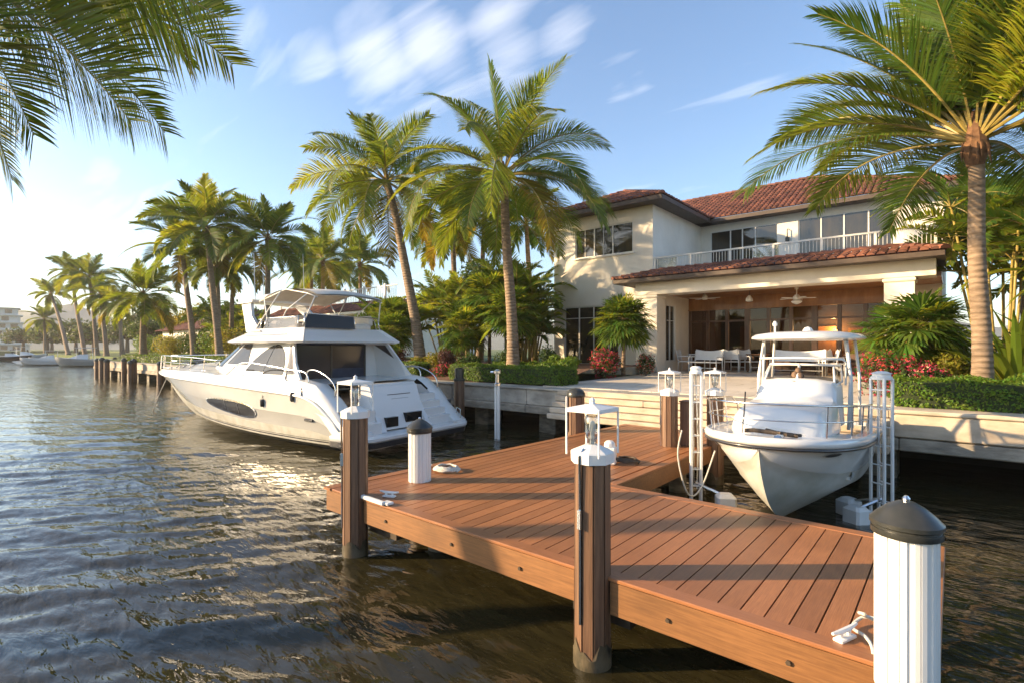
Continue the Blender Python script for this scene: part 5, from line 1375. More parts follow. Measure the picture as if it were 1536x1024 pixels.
t = thing('apartment_house', 'pale terraced apartment house on the far shore at the left edge', 'building', (-360.2, 29.6, 1), R(83))
for i in range(6):
    a = MB(); sh = i * 1.2; a.boxp((-19 + sh, 0, i * 3.6), (15 - sh * .7, 16, i * 3.6 + 3.2)); a.build('storey', M['facade'], t)
    a = MB(); a.boxp((-20 + sh, -1.4, i * 3.6 + 3.2), (16 - sh * .7, 16.5, i * 3.6 + 3.6)); a.build('slab', M['trim'], t)
    x = -17.5 + sh
    while x < 12 - sh * .7: a = MB(); a.boxp((x, -.12, i * 3.6 + .7), (x + 2.6, -.02, i * 3.6 + 2.7)); a.build('window', M['winglass'], t); x += 4.4
# hills
h = MB(); xs = np.linspace(-900, 1200, 90)
rngh = np.random.default_rng(3)
def hz_(x): return 40 + 14 * sin(x * .011 + 1) + 8 * sin(x * .027) + 4 * sin(x * .071)
# ridge line far behind the left bank, running across the view at about 650 m
cf = Vector((-sin(HDG), cos(HDG), 0)); cr_ = Vector((cos(HDG), sin(HDG), 0))
rows = []
for D, k in ((560, 0), (610, .7), (660, 1.0), (740, .75), (850, 0)):
    rows.append([tuple(cf * D + cr_ * x * .9 + Vector((0, 0, 1 + k * hz_(x + D * .3)))) for x in xs])
b = len(h.v)
for r_ in rows: h.v.extend(r_)
for j in range(4):
    for i in range(89): h.f.append((j * 90 + i, j * 90 + i + 1, (j + 1) * 90 + i + 1, (j + 1) * 90 + i)); h.m.append(0)
struct(h, 'hills', M['hill'], smooth=True)
# pilings along the far seawall
def bank_pile(label, x, y, zt, r=.2, grp='pilings along the left seawall'):
    t = thing('seawall_piling', label, 'piling', (x, y, 0), group=grp); c = MB(); c.lathe((0, 0, 0), [(r, -1), (r, zt), (r * .7, zt + .06)], 10); c.build('post', M['pile'], t, smooth=True, sharp=40)
    c = MB(); c.lathe((0, 0, zt), [(r * 1.12, -.1), (r * 1.12, .04), (r * .5, .16), (0, .2)], 10); c.build('cap', M['black'], t)
for i, (px_, lb) in enumerate(((240, 'brown piling at the left seawall closest to the yacht bow'), (201, 'rightmost brown piling of the middle cluster on the left seawall'), (196, 'front brown piling of the middle cluster on the left seawall'), (186, 'left brown piling of the middle cluster on the left seawall'),
                               (160, 'right brown piling of the far cluster on the left seawall'), (153, 'middle brown piling of the far cluster on the left seawall'), (146, 'left brown piling of the far cluster by the blue grey boat'))):
    yy = 12.0 - .25 * (i % 3); bank_pile(lb, at(px_, yy), yy, 1.45 + .12 * (i % 2), .19 if i < 4 else .22)
# ---------------------------------------------------------------- boats
def interp(tab, s):
    """smooth (Catmull-Rom) interpolation of station rows (s, v0, v1, ...)"""
    n = len(tab)
    if s <= tab[0][0]: return tab[0][1:]
    if s >= tab[-1][0]: return tab[-1][1:]
    i = max(k for k in range(n - 1) if tab[k][0] <= s)
    a, b, c, d = tab[max(i - 1, 0)], tab[i], tab[i + 1], tab[min(i + 2, n - 1)]
    u = (s - b[0]) / (c[0] - b[0]); out = []
    for j in range(1, len(b)):
        m0 = (c[j] - a[j]) / (c[0] - a[0]) * (c[0] - b[0]); m1 = (d[j] - b[j]) / (d[0] - b[0]) * (c[0] - b[0])
        out.append((2 * u ** 3 - 3 * u * u + 1) * b[j] + (u ** 3 - 2 * u * u + u) * m0 + (-2 * u ** 3 + 3 * u * u) * c[j] + (u ** 3 - u * u) * m1)
    return out
def hull_loft(tab, n, mats, rowm):
    """rows: keel z, chine b z, knuckle b z, sheer b z -> closed port+starboard shell"""
    s0, s1 = tab[0][0], tab[-1][0]; rings = []; K = []
    for i in range(n + 1):
        s_ = s0 + (s1 - s0) * i / n; v = interp(tab, s_); zk, bc, zc, bk, zkn, bs, zs = v
        half = [(0, zk), (bc * .5, zk + (zc - zk) * .45), (bc, zc), (bc + .012, zc + .03), ((bc + bk) / 2 * 1.0, (zc + zkn) / 2), (bk, zkn), (bk + .015, zkn + .03), ((bk + bs) / 2 + .0, (zkn + zs) / 2), (bs, zs)]
        half = [(max(0, b), z) for b, z in half]
        K.append((s_, bs, zs))
        rings.append([(s_, b, z) for b, z in half[::-1]] + [(s_, -b, z) for b, z in half[1:]])
    mb = MB(); nn = len(rings[0]); rm = rowm[::-1] + rowm
    mb.loft(rings, False, (False, False), mats=rm)
    mb.f.append(tuple(range(nn - 1, -1, -1))); mb.m.append(rowm[-1])
    return mb, K

def yacht():
    t = thing('motor_yacht', 'large white flybridge motor yacht moored stern on the right along the seawall', 'yacht', (-10.25, 8.8, 0), R(180 + 6))
    #      s    zk   bc   zc   bk   zkn   bs   zs
    tab = [(.9, -.5, 1.86, .20, 1.97, .50, 1.99, .60), (1.25, -.5, 1.87, .20, 1.99, .60, 2.02, .86), (1.7, -.52, 1.89, .20, 2.03, .74, 2.06, 1.16), (2.1, -.54, 1.91, .20, 2.05, .82, 2.08, 1.30), (2.5, -.55, 1.92, .20, 2.07, .84, 2.10, 1.36), (4.5, -.6, 1.92, .22, 2.1, .90, 2.13, 1.44), (6.5, -.6, 1.78, .26, 2.02, .96, 2.10, 1.50), (8.5, -.55, 1.42, .30, 1.80, 1.03, 1.98, 1.55),
           (10.2, -.42, .92, .36, 1.45, 1.10, 1.74, 1.58), (11.6, -.15, .46, .46, 1.03, 1.17, 1.40, 1.61), (12.8, .25, .2, .62, .62, 1.24, .98, 1.64), (13.8, .78, .06, .95, .26, 1.32, .50, 1.66), (14.45, 1.30, .005, 1.33, .05, 1.46, .10, 1.68), (14.6, 1.5, .0, 1.52, .005, 1.58, .01, 1.69)]
    mb, K = hull_loft(tab, 60, None, [1, 1, 1, 1, 0, 0, 0, 0])
    mb.m[-1] = 2
    mb.build('hull', [M['silver'], M['bottom'], M['gel']], t, smooth=True, sharp=24)
    for sg in (-1, 1):
        # rub rail and boot stripes follow the shell
        a = MB(); a.tube([(s_, sg * (b + .01), z) for s_, b, z in K if s_ < 14.4], .035, 6); a.build('rub_rail', M['gel'], t, smooth=True)
        for zoff, hgt, m in ((.0, .03, 'stripe'), (.055, .012, 'stripe')):
            a = MB(); up = []; lo = []
            for s_, b, z in K[:50]:
                v = interp(tab, s_); bc, zc, bk, zkn = v[1], v[2], v[3], v[4]
                def bb(q): return bc + .012 + (bk - bc) * min(1, max(0, (q - zc - .03) / (zkn - zc - .03))) + .006
                q0 = zc + .05 + zoff; up.append((s_, sg * bb(q0 + hgt), q0 + hgt)); lo.append((s_, sg * bb(q0), q0))
            for i in range(len(up) - 1): a.quad(lo[i], lo[i + 1], up[i + 1], up[i])
            a.build('boot_stripe', M[m], t)
    def side(s_, z):
        v = interp(tab, s_); bc, zc, bk, zkn, bs, zs = v[1:]
        if z < zkn: return bc + .012 + (bk - bc) * max(0, (z - zc - .03) / (zkn - zc - .03))
        return bk + .015 + (bs - bk) * min(1, (z - zkn) / (zs - zkn))
    for sg in (-1, 1):
        # long smoked hull window with a pale rim
        def outline(k, off):
            o_ = []
            for i in range(28):
                a = 2 * pi * i / 28; ca, sa = cos(a), sin(a)
                ss = 5.75 + (1.42 + k) * abs(ca) ** .7 * (1 if ca > 0 else -1); z = .885 + .052 * (ss - 5.75) + (.165 + k * .8) * abs(sa) ** .8 * (1 if sa > 0 else -1) * (1 - .25 * (ss - 5.75) / 1.42)
                o_.append((ss, sg * (side(ss, z) + off), z))
            return o_
        O = outline(0, .012); Q = outline(.05, .006); a = MB(); b_ = MB()
        ctr = (5.75, sg * (side(5.75, .885) + .013), .885)
        for i in range(28):
            a.add([ctr, O[i], O[(i + 1) % 28]], ((0, 1, 2),)); b_.quad(Q[i], Q[(i + 1) % 28], O[(i + 1) % 28], O[i])
        w_ = a.build('hull_window', M['tint'], t); b_.build('window_rim', M['steel'], w_)
        for ss in (5.2, 5.95): a = MB(); zz3 = .885 + .052 * (ss - 5.75); a.loft([[(ss - .012, sg * (side(ss, z) + .017), z), (ss + .012, sg * (side(ss, z) + .017), z)] for z in (zz3 - .16, zz3, zz3 + .16)], False, (False, False)); a.build('window_bar', M['stripe'], w_)
        for ss, zz_, l in ((11.9, 1.3, .1), (11.2, 1.22, .12)):
            a = MB(); a.add([(ss + l * cos(k * pi / 5), sg * (side(ss + l * cos(k * pi / 5), zz_ + .05 * sin(k * pi / 5)) + .012), zz_ + .05 * sin(k * pi / 5)) for k in range(10)], (tuple(range(10)),)); a.build('porthole', M['stripe'], t)
        a = MB(); a.box((2.0, sg * (side(2.0, .78) + .01), .78), (.34, .04, .07), bev=.015); a.build('exhaust_vent', M['stripe'], t)
        a = MB(); a.lathe((3.9, sg * (side(3.9, 1.1) + .02), 1.1), [(.04, -.1), (.05, -.05), (.05, .05), (.04, .1)], 8); a.tube([(3.9, sg * (side(3.9, 1.1) + .02), 1.2), (3.9, sg * 2.08, 1.42)], .008, 5); a.build('small_fender', M['stripe'], t)
        a = MB(); a.lathe((2.6, sg * 2.12, 1.32), [(.02, -.12), (.05, -.09), (.05, .09), (.02, .12)], 8); a.build('small_fender', M['stripe'], t)
    # deck with raised bulwark and crowned foredeck
    dk = [(2.3, 1.30, 1.60), (3.8, 1.45, 1.68), (6, 1.52, 1.74), (8, 1.56, 1.80), (10, 1.59, 1.80), (12, 1.63, 1.78), (13.4, 1.65, 1.74), (14.45, 1.68, 1.72)]
    rings = []
    for i in range(40):
        s_ = 2.3 + 12.15 * i / 39; v = interp(tab, s_); bs, zs = v[5], v[6]; zd = interp(dk, s_)[1]
        cz = zd + (.30 * max(0, min(1, (13.8 - s_) / 4.5)) if s_ > 6 else .0)
        h = [(bs, zs), (bs - .02, zd - .05), (max(0, bs - .07), zd), (max(0, bs - .45), zd + .01), (max(0, bs * .55), zd + (cz - zd) * .75), (0, cz)]
        rings.append([(s_, b, z) for b, z in h] + [(s_, -b, z) for b, z in h[-2::-1]])
    a = MB(); a.loft(rings, False, (False, False)); a.build('deck', M['gel'], t, smooth=True, sharp=40)
    # cabin: lower outline -> upper outline
    def plan(v):
        """outline at height fraction v: list from stern port round the bow to stern starboard"""
        sr, hw, sf, sn = 3.62 - .0 * v, 1.70 - .30 * v, 7.2 - 1.25 * v, 9.35 - 2.1 * v
        z = 1.66 + 1.08 * v; pts = []
        for i in range(17): u = i / 16; pts.append((sr + (sf - sr) * u, hw - .10 * u * u - .05 * u, z))
        hb = hw - .15
        for i in range(1, 14):
            a = pi / 2 * i / 14; pts.append((sf + (sn - sf) * sin(a) ** 1.0, hb * cos(a) ** .75, z + .10 * sin(a) * (1 - v)))
        pts.append((sn, 0, z + .10 * (1 - v)))
        return pts + [(x, -y, zz2) for x, y, zz2 in pts[-2::-1]]
    NV = 8; rings = [plan(i / NV) for i in range(NV + 1)]
    a = MB(); a.loft(rings, False, (False, False)); a.build('cabin', M['gel'], t, smooth=True, sharp=50)
    def cab(u, v, off=.012):
        """point on the cabin skin; u index along the outline (0..60), v height"""
        q = plan(v); i = min(int(u), len(q) - 2); k = u - i; p = Vector(q[i]).lerp(Vector(q[i + 1]), k)
        p2 = Vector(q[i + 1]) - Vector(q[i]); up = Vector(plan(min(1, v + .05))[i]) - Vector(plan(max(0, v - .05))[i]); n_ = p2.cross(up).normalized()
        if n_.y * p.y + n_.x * (p.x - 5) < 0: n_ = -n_
        return p + n_ * off
    def patch(us, vlo, vhi, off=.012):
        a = MB(); g_ = [[cab(u, vlo(u) + (vhi(u) - vlo(u)) * j / 6, off) for u in us] for j in range(7)]
        for j in range(6):
            for i in range(len(us) - 1): a.quad(g_[j][i], g_[j][i + 1], g_[j + 1][i + 1], g_[j + 1][i])
        return a
    rng_ = lambda a_, b_, n: [a_ + (b_ - a_) * i / n for i in range(n + 1)]
    # arched saloon windows, raked forward window, wrapped windscreen
    for mir in (0, 1):
        mm = (lambda u: 60 - u) if mir else (lambda u: u)
        def arch(u):
            q = mm(u) if mir else u; k = (q - .6) / 9.6; return .30 + .60 * max(0, sin(pi * min(1, max(0, k)) ** .85)) ** .55
        us = [mm(u) for u in rng_(.6, 5.3, 14)]; w_ = patch(us, lambda u: .14, arch).build('side_window', M['tint'], t, smooth=True)
        us = [mm(u) for u in rng_(5.5, 10.2, 14)]; patch(us, lambda u: .20, arch).build('side_window', M['tint'], t, smooth=True)
        us = [mm(u) for u in rng_(10.9, 17.5, 12)]; patch(us, lambda u: .36, lambda u: .40 + .52 * min(1, max(.02, ((mm(u) if mir else u) - 10.9) / 3.5))).build('front_side_window', M['tint'], t, smooth=True)
        us = [mm(u) for u in rng_(18.2, 29.6, 16)]; patch(us, lambda u: .26, lambda u: .92).build('windscreen', M['tint'], t, smooth=True)
    # saloon bulkhead with dark canvas, open cockpit in front of it
    a = MB(); a.poly([(3.66, -1.62, 1.3), (3.66, 1.62, 1.3), (3.66, 1.40, 2.74), (3.66, -1.40, 2.74)]); a.build('bulkhead', M['gel'], t)
    a = MB(); a.boxp((3.60, -1.0, 1.35), (3.64, 1.42, 2.66)); a.build('aft_curtain', M['navy'], t)
    a = MB(); a.boxp((3.58, .25, 1.38), (3.595, 1.34, 2.6)); a.boxp((3.58, -.95, 1.95), (3.595, .20, 2.6)); a.build('aft_glass', M['aftglass'], t)
    a = MB(); a.boxp((3.57, .20, 1.36), (3.59, .25, 2.64)); a.boxp((3.57, -1.02, 1.36), (3.59, -.96, 2.64)); a.build('door_frame', M['black'], t)
    a = MB(); a.boxp((1.36, -1.5, 1.12), (3.6, 1.5, 1.2)); a.build('cockpit_floor', M['teak'], t)
    for sg in (-1, 1):
        # raked side wing from roof to coaming
        a = MB(); q = [(3.7, 1.25), (3.7, 2.72), (3.56, 2.72), (3.28, 2.15), (2.9, 1.72), (2.8, 1.25)] if sg > 0 else [(3.7, 1.25), (3.7, 2.72), (3.05, 2.72), (2.62, 2.15), (2.28, 1.72), (2.2, 1.25)]
        y0 = lambda z: sg * (1.72 - .28 * (z - 1.66) / 1.08 if z > 1.66 else 1.72)
        a.loft([[(x, y0(z), z) for x, z in q], [(x, y0(z) - sg * .07, z) for x, z in q]], True); a.build('wing', M['gel'], t)
        a = MB(); q2 = [(3.66, 1.85), (3.66, 2.62), (3.58, 2.62), (3.36, 2.1), (3.22, 1.85)] if sg > 0 else [(3.62, 1.85), (3.62, 2.62), (3.12, 2.62), (2.74, 2.1), (2.60, 1.85)]; a.poly([(x, y0(z) + sg * .006, z) for x, z in q2]); a.poly([(x, y0(z) - sg * .077, z) for x, z in q2]); a.build('wing_window', M['smoke'], t)
        # coaming sweeping down to the platform
        q = [(3.4, 1.3), (3.4, 1.72), (2.4, 1.74), (1.85, 1.66), (1.35, 1.34), (.85, .88), (.35, .50), (.35, .42), (.92, .42), (1.15, .66), (1.6, 1.05), (2.2, 1.28)]
        rings = []
        for yy, dz in ((2.05, -.14), (1.98, -.03), (1.82, .0), (1.62, -.02), (1.54, -.1)):
            rings.append([(x, sg * (yy - .12 * max(0, (1.2 - x))), (z + dz if z > .6 else z)) for x, z in q])
        a = MB(); a.loft(rings, True); a.build('coaming', M['gel'], t, smooth=True, sharp=40)
        a = MB(); q3 = [(2.05, 1.50), (1.9, 1.63), (1.68, 1.52), (1.45, 1.36), (1.5, 1.30), (1.8, 1.36)]; a.poly([(x, sg * 1.535, z) for x, z in q3]); a.build('coaming_glass', M['tint'], t)
        a = MB(); a.tube(smoothpath([(2.6, sg * 1.72, 1.72), (2.5, sg * 1.74, 1.95), (2.1, sg * 1.78, 1.98), (1.6, sg * 1.80, 1.82), (1.35, sg * 1.80, 1.62), (1.33, sg * 1.80, 1.36)]), .018, 6); a.build('stern_rail', M['steel'], t, smooth=True)
        a = MB(); a.box((1.05, sg * 1.93, .98), (.26, .03, .1), bev=.01, rz=0); a.build('stern_vent', M['stripe'], t)
    # transom block with stairs
    a = MB(); q = [(1.35, .5), (1.35, 1.62), (1.12, 1.62), (1.02, 1.55), (.78, .9), (.62, .5)]; rr = [[(x, y, z) for x, z in q] for y in (-.62, -.55, .95, 1.02)]; a.loft(rr, True); a.build('transom', M['gel'], t, smooth=True, sharp=30)
    a = MB()
    for i in range(4): a.boxp((.55 + i * .2, -1.5, .45), (1.4, -.66, .68 + i * .19))
    a.build('stairs', M['gel'], t)
    a = MB()
    for i in range(2): a.boxp((.5 + i * .24, 1.08, .45), (1.4, 1.52, .72 + i * .3))
    a.build('stairs', M['gel'], t)
    a = MB(); a.boxp((.64, -.45, .62), (.80, .12, .86)); a.boxp((.62, .42, .56), (.80, .8, .80)); a.build('dark_recess_box', M['tint'], t)  # dark boxes on the transom; shade of the openings put into their colour
    a = MB(); a.boxp((.93, -.3, 1.33), (1.0, .5, 1.345)); a.boxp((.90, -.2, 1.22), (.97, .4, 1.232)); a.build('grab_slot', M['stripe'], t)
    for yy in (-.62, 1.0):
        a = MB(); a.loft([[(.5, yy - .1, .47), (.5, yy + .1, .47), (1.3, yy + .13, .47), (1.3, yy - .13, .47)], [(.72, yy - .06, .78), (.72, yy + .06, .78), (1.3, yy + .1, .8), (1.3, yy - .1, .8)], [(1.02, yy - .05, 1.3), (1.02, yy + .05, 1.3), (1.32, yy + .07, 1.32), (1.32, yy - .07, 1.32)]], True); a.build('transom_rib', M['gel'], t, smooth=True, sharp=50)
    # swim platform, two rounded lobes
    pl = []
    for i in range(33):
        y = -2.02 + 4.04 * i / 32; e = (abs(y) / 2.02); back = .10 + .34 * max(0, e - .82) ** 1.2 * 6 + .13 * math.exp(-(y / .28) ** 2)
        pl.append((back, y))
    pl = pl + [(1.25, 2.02), (1.25, -2.02)]
    a = MB(); a.loft([[(x + .04, y * .985, .33) for x, y in pl], [(x, y, .37) for x, y in pl], [(x, y, .43) for x, y in pl], [(x + .03, y * .985, .455) for x, y in pl]], True); a.build('swim_platform', M['gel'], t, smooth=True, sharp=40)
    a = MB(); a.loft([[(x + .05, y * .98, .20) for x, y in pl], [(x + .02, y * .99, .328) for x, y in pl]], True); a.build('platform_skirt', M['stripe'], t)
    a = MB(); a.tube([(.42, -1.78, .45), (.4, -1.78, .78), (.55, -1.78, .84), (.62, -1.78, .46)], .02, 6); a.build('boarding_handle', M['steel'], t)
    a = MB(); a.box((.38, -1.45, .462), (.2, .1, .012), bev=.004); a.build('platform_cleat', M['steel'], t)
    # flybridge moulding
    def fly(k, z):
        sr, hw, sf, sn = 2.78 + .50 * k, 1.74 - .40 * k, 6.0 - .6 * k, 7.85 - 1.6 * k
        p = [(sr + .12, hw * .90, z), (sr + .0, hw * .97, z), (sr + .25, hw, z)]
        for i in range(1, 9): p.append((sr + .25 + (sf - sr - .25) * i / 8, hw - .06 * (i / 8) ** 2, z))
        for i in range(1, 12): a = pi / 2 * i / 12; p.append((sf + (sn - sf) * sin(a), (hw - .06) * cos(a) ** .8, z - .0))
        p.append((sn, 0, z)); return p + [(x, -y, w_) for x, y, w_ in p[-2::-1]]
    a = MB(); a.loft([fly(.22, 2.66), fly(.03, 2.70), fly(0, 2.715), fly(.03, 2.735), fly(.34, 2.86), fly(.80, 3.05), fly(.92, 3.09), fly(1.06, 3.07), fly(1.12, 2.86)], True, (True, True)); a.build('flybridge', M['gel'], t, smooth=True, sharp=38)
    for sg in (-1, 1):
        a = MB(); a.box((5.4, sg * 1.46, 3.02), (.55, .05, .05), bev=.015); a.build('side_vent', M['silver'], t)
        a = MB(); a.tube([(3.6, sg * 1.62, 2.92), (5.9, sg * 1.56, 2.90)], .014, 5); a.build('accent_line', M['silver'], t)
    # flybridge wind screens: dark to starboard aft, smoky to port
    F = fly(.92, 3.09); n = len(F)
    def screen(i0, i1, h, rake, m, name):
        a = MB(); top = []
        for i in range(i0, i1 + 1):
            x, y, z = F[i]; top.append((x + (rake if x > 5 else -rake * .4) * 0 + (4.4 - x) * .05, y * .96, z + h))
        for i in range(i1 - i0): a.quad(F[i0 + i], F[i0 + i + 1], top[i + 1], top[i])
        o_ = a.build(name, M[m], t, smooth=True); b_ = MB(); b_.tube(top, .016, 6); b_.tube([F[i0], top[0]], .014, 5); b_.tube([F[i1], top[-1]], .014, 5); b_.build('screen_frame', M['steel'], o_, smooth=True)
    screen(2, 9, .30, .1, 'smoke', 'wind_screen'); screen(n - 10, n - 3, .30, .1, 'smoke', 'wind_screen'); screen(10, n - 11, .28, .1, 'smoke', 'wind_screen')
    a = MB(); B0, B1 = F[1], F[n - 2]
    a.quad((3.24, 1.32, 3.08), (3.24, -.35, 3.08), (3.32, -.35, 3.455), (3.32, 1.27, 3.46)); a.build('aft_screen', M['tint'], t)
    a = MB(); a.tube([(3.32, 1.27, 3.47), (3.32, -1.25, 3.44)], .016, 6); a.tube([(3.24, -1.3, 3.08), (3.32, -1.25, 3.44)], .016, 6); a.tube([(3.24, 1.33, 3.08), (3.32, 1.28, 3.47)], .016, 6); a.tube([(3.24, -.35, 3.08), (3.32, -.35, 3.46)], .014, 6); a.build('aft_screen_frame', M['steel'], t, smooth=True)
    a = MB(); a.box((5.5, .45, 3.1), (.5, .9, .5), bev=.1); a.build('helm_console', M['gel'], t)
    a = MB(); a.box((4.75, .5, 3.08), (.5, .55, .2), bev=.06); a.box((4.5, .5, 3.28), (.16, .55, .42), bev=.06); a.build('helm_seat', M['canvas'], t)
    a = MB(); a.box((4.0, -.75, 3.15), (1.3, .6, .22), bev=.06); a.box((4.0, -1.05, 3.34), (1.3, .16, .34), bev=.06); a.build('lounge_seat', M['canvas'], t)
    a = MB(); a.box((3.75, .55, 3.28), (.5, 1.0, .1), bev=.04); a.tube([(3.75, .55, 2.95), (3.75, .55, 3.28)], .05, 8); a.build('fly_table', M['canvas'], t)
    # radar arch, canopy, aerials
    for sg in (-1, 1):
        a = MB(); a.loft([[(6.35, sg * 1.22, 3.02), (5.55, sg * 1.24, 3.02), (5.55, sg * 1.12, 3.02), (6.35, sg * 1.1, 3.02)], [(6.62, sg * 1.14, 3.5), (6.15, sg * 1.16, 3.5), (6.15, sg * 1.07, 3.5), (6.62, sg * 1.05, 3.5)], [(7.05, sg * .98, 3.92), (6.5, sg * 1.0, 3.92), (6.5, sg * .9, 3.92), (7.05, sg * .88, 3.92)]], True); a.build('arch_leg', M['gel'], t, smooth=True, sharp=40)
    a = MB(); a.loft([[(7.2, y, 3.90 + .05 * cos(y * 1.3)), (6.35, y, 3.92 + .05 * cos(y * 1.3)), (6.3, y, 4.0 + .05 * cos(y * 1.3)), (7.0, y, 4.0 + .05 * cos(y * 1.3))] for y in (-1.05, -.6, 0, .6, 1.05)], True); a.build('arch_top', M['gel'], t, smooth=True, sharp=40)
    a = MB(); a.lathe((6.7, .2, 4.05), [(.1, 0), (.24, .02), (.26, .1), (.2, .19), (.05, .23)], 16); a.build('radar_dome', M['gel'], t, smooth=True, sharp=50)
    for (x, y, h) in ((6.5, .85, 1.5), (6.6, .5, 1.1), (6.4, -.8, 1.7)):
        a = MB(); a.tube([(x, y, 4.0), (x + .08, y, 4.0 + h)], [.014, .006], 5); a.build('aerial', M['white'], t)
    a = MB(); a.tube([(6.9, .95, 4.0), (7.25, .95, 4.02), (7.3, .95, 4.28)], .012, 5); a.build('light_mast', M['steel'], t)
    rings = []
    for i in range(17):
        u = i / 16; x = 2.95 + 2.85 * u; z = 4.04 + .24 * sin(pi * min(1, u * 1.05)) ** .8 - .02 * u; rings.append([(x, y, z - .08 * (y / 1.25) ** 2 + (.03 * sin(u * pi * 4) * (1 - (y / 1.25) ** 2))) for y in np.linspace(-1.15, 1.15, 11)])
    a = MB(); a.loft(rings, False, (False, False)); a.loft([[(x, y, z - .035) for x, y, z in r_] for r_ in rings], False, (False, False)); a.build('bimini_canopy', M['canvas'], t, smooth=True)
    for sg in (-1, 1):
        for pth in (((4.5, 1.3, 3.15), (4.2, 1.24, 3.6), (3.4, 1.16, 4.0)), ((3.35, 1.32, 3.15), (3.05, 1.14, 3.93)), ((5.0, 1.32, 3.16), (5.5, 1.14, 4.0)), ((5.6, 1.3, 3.16), (4.6, 1.15, 4.18)), ((2.97, 1.13, 3.9), (3.4, 1.14, 4.03), (4.4, 1.14, 4.2), (5.78, 1.13, 3.92))):
            a = MB(); a.tube([(x, sg * y, z) for x, y, z in pth], .018, 6); a.build('canopy_pole', M['white'], t, smooth=True)
    # rails
    for sg in (-1, 1):
        top = []; 
        for s_ in np.linspace(6.2, 14.3, 26):
            v = interp(tab, s_); top.append((s_ + .12, sg * max(0.06, v[5] - .10), interp(dk, s_)[1] + .42 + .1 * (s_ - 6.2) / 8))
        a = MB(); a.tube(top, .016, 6); a.tube([(x, y, z - .22) for x, y, z in top[6:]], .010, 5); a.build('bow_rail', M['steel'], t, smooth=True)
        for i in range(0, 26, 3): a = MB(); x, y, z = top[i]; a.tube([(x, y, z), (x + .10, y, interp(dk, x)[1] - .02)], .012, 5); a.build('stanchion', M['steel'], t)
        # side-deck rail aft
        a = MB(); a.tube(smoothpath([(6.0, sg * 1.98, 1.78), (5.2, sg * 1.98, 2.12), (4.0, sg * 1.98, 2.08), (2.9, sg * 1.96, 1.98), (2.3, sg * 1.96, 1.93), (2.15, sg * 1.96, 1.72), (2.2, sg * 1.95, 1.5)]), .018, 6); a.build('side_rail', M['steel'], t, smooth=True)
        for i in range(5): a = MB(); s_ = 8.3 + i * .75; v = interp(tab, s_); yb = v[5] * .62; a.tube([(s_, sg * (yb + .12), interp(dk, s_)[1] + .06), (s_ + .25, sg * (yb - .22), interp(dk, s_)[1] + .24)], .014, 5); a.build('deck_strip', M['stripe'], t)
        for s_ in (3.2, 7.5, 12.6):
            v = interp(tab, s_); a = MB(); a.tube([(s_ - .12, sg * (v[5] - .15), interp(dk, s_)[1] + .06), (s_ + .12, sg * (v[5] - .15), interp(dk, s_)[1] + .06)], .018, 6); a.build('deck_cleat', M['steel'], t)
    a = MB(); a.box((12.2, 0, 1.98), (.6, .6, .05), bev=.02); a.build('deck_hatch', M['tint'], t)
    a = MB(); a.box((14.35, 0, 1.74), (.55, .18, .07), bev=.02); a.build('bow_roller', M['steel'], t)
    return t
yacht()
mb = MB(); mb.tube([(-24.55, 7.25, 1.42), (-24.75, 7.05, .8), (-24.95, 6.8, -.1)], .014, 5)
solo(mb, 'anchor_line', M['rope'], 'rope running from the yacht bow down into the water', 'rope', (-24.9, 6.8, 0), smooth=True)

